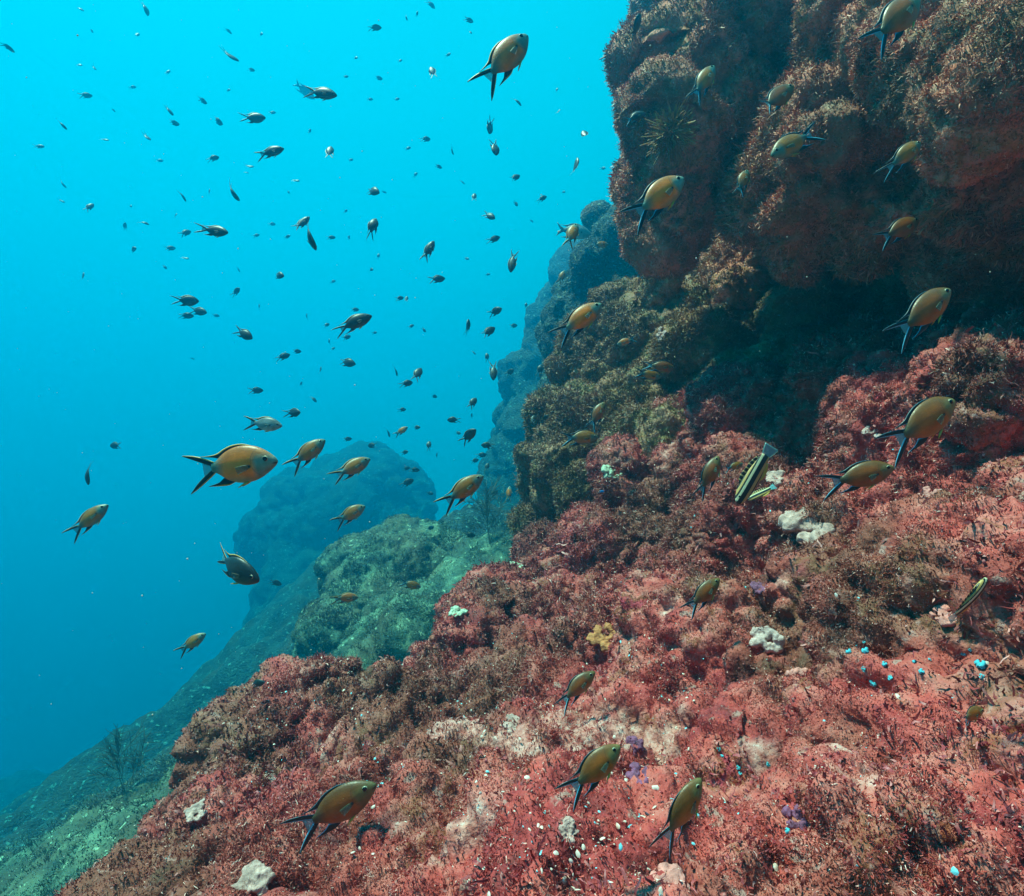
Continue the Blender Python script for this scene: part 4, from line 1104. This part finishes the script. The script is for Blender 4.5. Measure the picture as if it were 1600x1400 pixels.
BUSH = plain('dark_soft_coral', (.09, .10, .08), .8)
def bush(u, v, hpx, seed, lab, d=None, lean=0.3):
    h_ = cast(u, v)
    if not h_: print('MISS', lab); return
    loc = h_[0]; H = hpx * loc.y / FPX; r = np.random.default_rng(seed); paths = []
    def grow(p, d, L, lev):
        pts = [p]
        for k in range(5):
            d = d + r.normal(size=3) * .13; d /= np.linalg.norm(d); p = p + d * L / 5; pts.append(p)
            if lev < 3 and k > 0:
                for _ in range(2 if lev else 1):
                    s = r.normal(size=3); s[1] *= .4; grow(p, (d + s * .55) / np.linalg.norm(d + s * .55), L * r.uniform(.45, .75), lev + 1)
        paths.append(pts)
    for k in range(3): grow(np.zeros(3), np.array([lean * (k - 1), 0, 1.]), H * .6, 1)
    V, F = tube_geo(paths, H * .006, H * .002, 4)
    o = new_mesh('soft_coral', V, F, [BUSH]); o.location = loc; tag(o, lab, 'coral', 'branching soft corals on the sea bed')
bush(765, 850, 100, 3, 'thin branching soft coral at the foot of the far cliff, left of the outcrop')
bush(195, 1238, 100, 4, 'dim branching soft coral on the sea bed at lower left')

# pale shell flecks and painted cyan glints on the ledge and drifting particles
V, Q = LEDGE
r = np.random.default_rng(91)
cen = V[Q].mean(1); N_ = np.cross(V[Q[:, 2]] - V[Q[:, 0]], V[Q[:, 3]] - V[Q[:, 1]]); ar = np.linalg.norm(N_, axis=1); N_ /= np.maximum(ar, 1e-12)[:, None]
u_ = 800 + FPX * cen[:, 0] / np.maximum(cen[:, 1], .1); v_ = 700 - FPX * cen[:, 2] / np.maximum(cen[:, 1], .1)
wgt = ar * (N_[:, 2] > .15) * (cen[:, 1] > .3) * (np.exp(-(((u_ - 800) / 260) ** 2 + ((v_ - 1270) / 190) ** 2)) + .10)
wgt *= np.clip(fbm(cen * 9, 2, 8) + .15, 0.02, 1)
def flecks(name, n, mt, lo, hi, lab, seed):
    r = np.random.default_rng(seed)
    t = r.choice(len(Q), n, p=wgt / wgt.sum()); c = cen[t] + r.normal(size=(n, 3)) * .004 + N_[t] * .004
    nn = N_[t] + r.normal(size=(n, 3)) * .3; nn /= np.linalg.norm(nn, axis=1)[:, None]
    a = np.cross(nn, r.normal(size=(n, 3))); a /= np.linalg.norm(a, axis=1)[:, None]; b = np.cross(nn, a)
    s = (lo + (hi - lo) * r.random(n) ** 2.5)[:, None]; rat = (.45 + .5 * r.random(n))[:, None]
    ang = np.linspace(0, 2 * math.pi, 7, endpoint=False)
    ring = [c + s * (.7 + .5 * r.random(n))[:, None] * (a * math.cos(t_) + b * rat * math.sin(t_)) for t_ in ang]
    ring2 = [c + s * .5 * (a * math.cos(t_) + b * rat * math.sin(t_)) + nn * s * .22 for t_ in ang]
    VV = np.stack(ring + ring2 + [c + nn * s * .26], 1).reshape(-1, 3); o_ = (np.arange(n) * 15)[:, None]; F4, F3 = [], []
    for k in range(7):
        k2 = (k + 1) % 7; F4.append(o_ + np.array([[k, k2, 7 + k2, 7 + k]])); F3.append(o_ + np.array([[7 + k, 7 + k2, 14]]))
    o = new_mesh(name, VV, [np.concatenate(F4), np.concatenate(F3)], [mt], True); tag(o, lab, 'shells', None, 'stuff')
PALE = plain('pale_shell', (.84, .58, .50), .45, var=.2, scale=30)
CYANF = plain('cyan_glint', (.22, .62, .72), .4, var=.3, scale=30)  # colour of light glints and their fringes, not of shell
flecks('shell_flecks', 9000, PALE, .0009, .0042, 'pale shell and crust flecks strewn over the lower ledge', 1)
flecks('cyan_glints', 3600, CYANF, .0010, .0040, 'cyan glints modelled as small flecks strewn over the lower ledge', 2)  # caustic glints with colour fringes, modelled as cyan flecks
n = 900; r = np.random.default_rng(17)
dd = .5 + 3.5 * r.random(n); uu, vv = r.uniform(-100, 1700, n), r.uniform(-100, 1500, n)
c = np.stack([(uu - 800) / FPX * dd, dd, -(vv - 700) / FPX * dd], 1); s = (.0005 + .0011 * r.random(n) ** 3)[:, None] * dd[:, None] ** .5
oc = np.array([(1, 0, 0), (-1, 0, 0), (0, 1, 0), (0, -1, 0), (0, 0, 1), (0, 0, -1)])
VV = (c[:, None, :] + s[:, None, :] * oc[None]).reshape(-1, 3); o_ = (np.arange(n) * 6)[:, None]
FF = np.concatenate([o_ + np.array([t_]) for t_ in ((0, 2, 4), (2, 1, 4), (1, 3, 4), (3, 0, 4), (2, 0, 5), (1, 2, 5), (3, 1, 5), (0, 3, 5))])
tag(new_mesh('drifting_particles', VV, FF, [plain('particle', (.6, .55, .45), .8)], True), 'tiny pale particles drifting in the water', 'particles', None, 'stuff')


# ------------------------------------------------------------------ the water itself
hz, nt, b = mat('water_volume')
nt.nodes.remove(b)
pv = nt.nodes.new('ShaderNodeVolumePrincipled')
pv.inputs['Density'].default_value = HAZE_DENSITY
pv.inputs['Color'].default_value = (*HAZE_COLOR, 1)
pv.inputs['Absorption Color'].default_value = (*HAZE_ABSORB, 1)
pv.inputs['Anisotropy'].default_value = 0.72
nt.links.new(pv.outputs[0], [n for n in nt.nodes if n.type == 'OUTPUT_MATERIAL'][0].inputs['Volume'])
x0, x1, y0, y1, z0, z1 = -24., 24., -18., 32., -16.0, 6.0
hv = np.array([(x, y, z) for x in (x0, x1) for y in (y0, y1) for z in (z0, z1)])
hf = np.array([(0, 1, 3, 2), (4, 6, 7, 5), (0, 4, 5, 1), (2, 3, 7, 6), (0, 2, 6, 4), (1, 5, 7, 3)])
tag(new_mesh('haze', hv, hf, [hz], False), None, None, None, 'stuff')
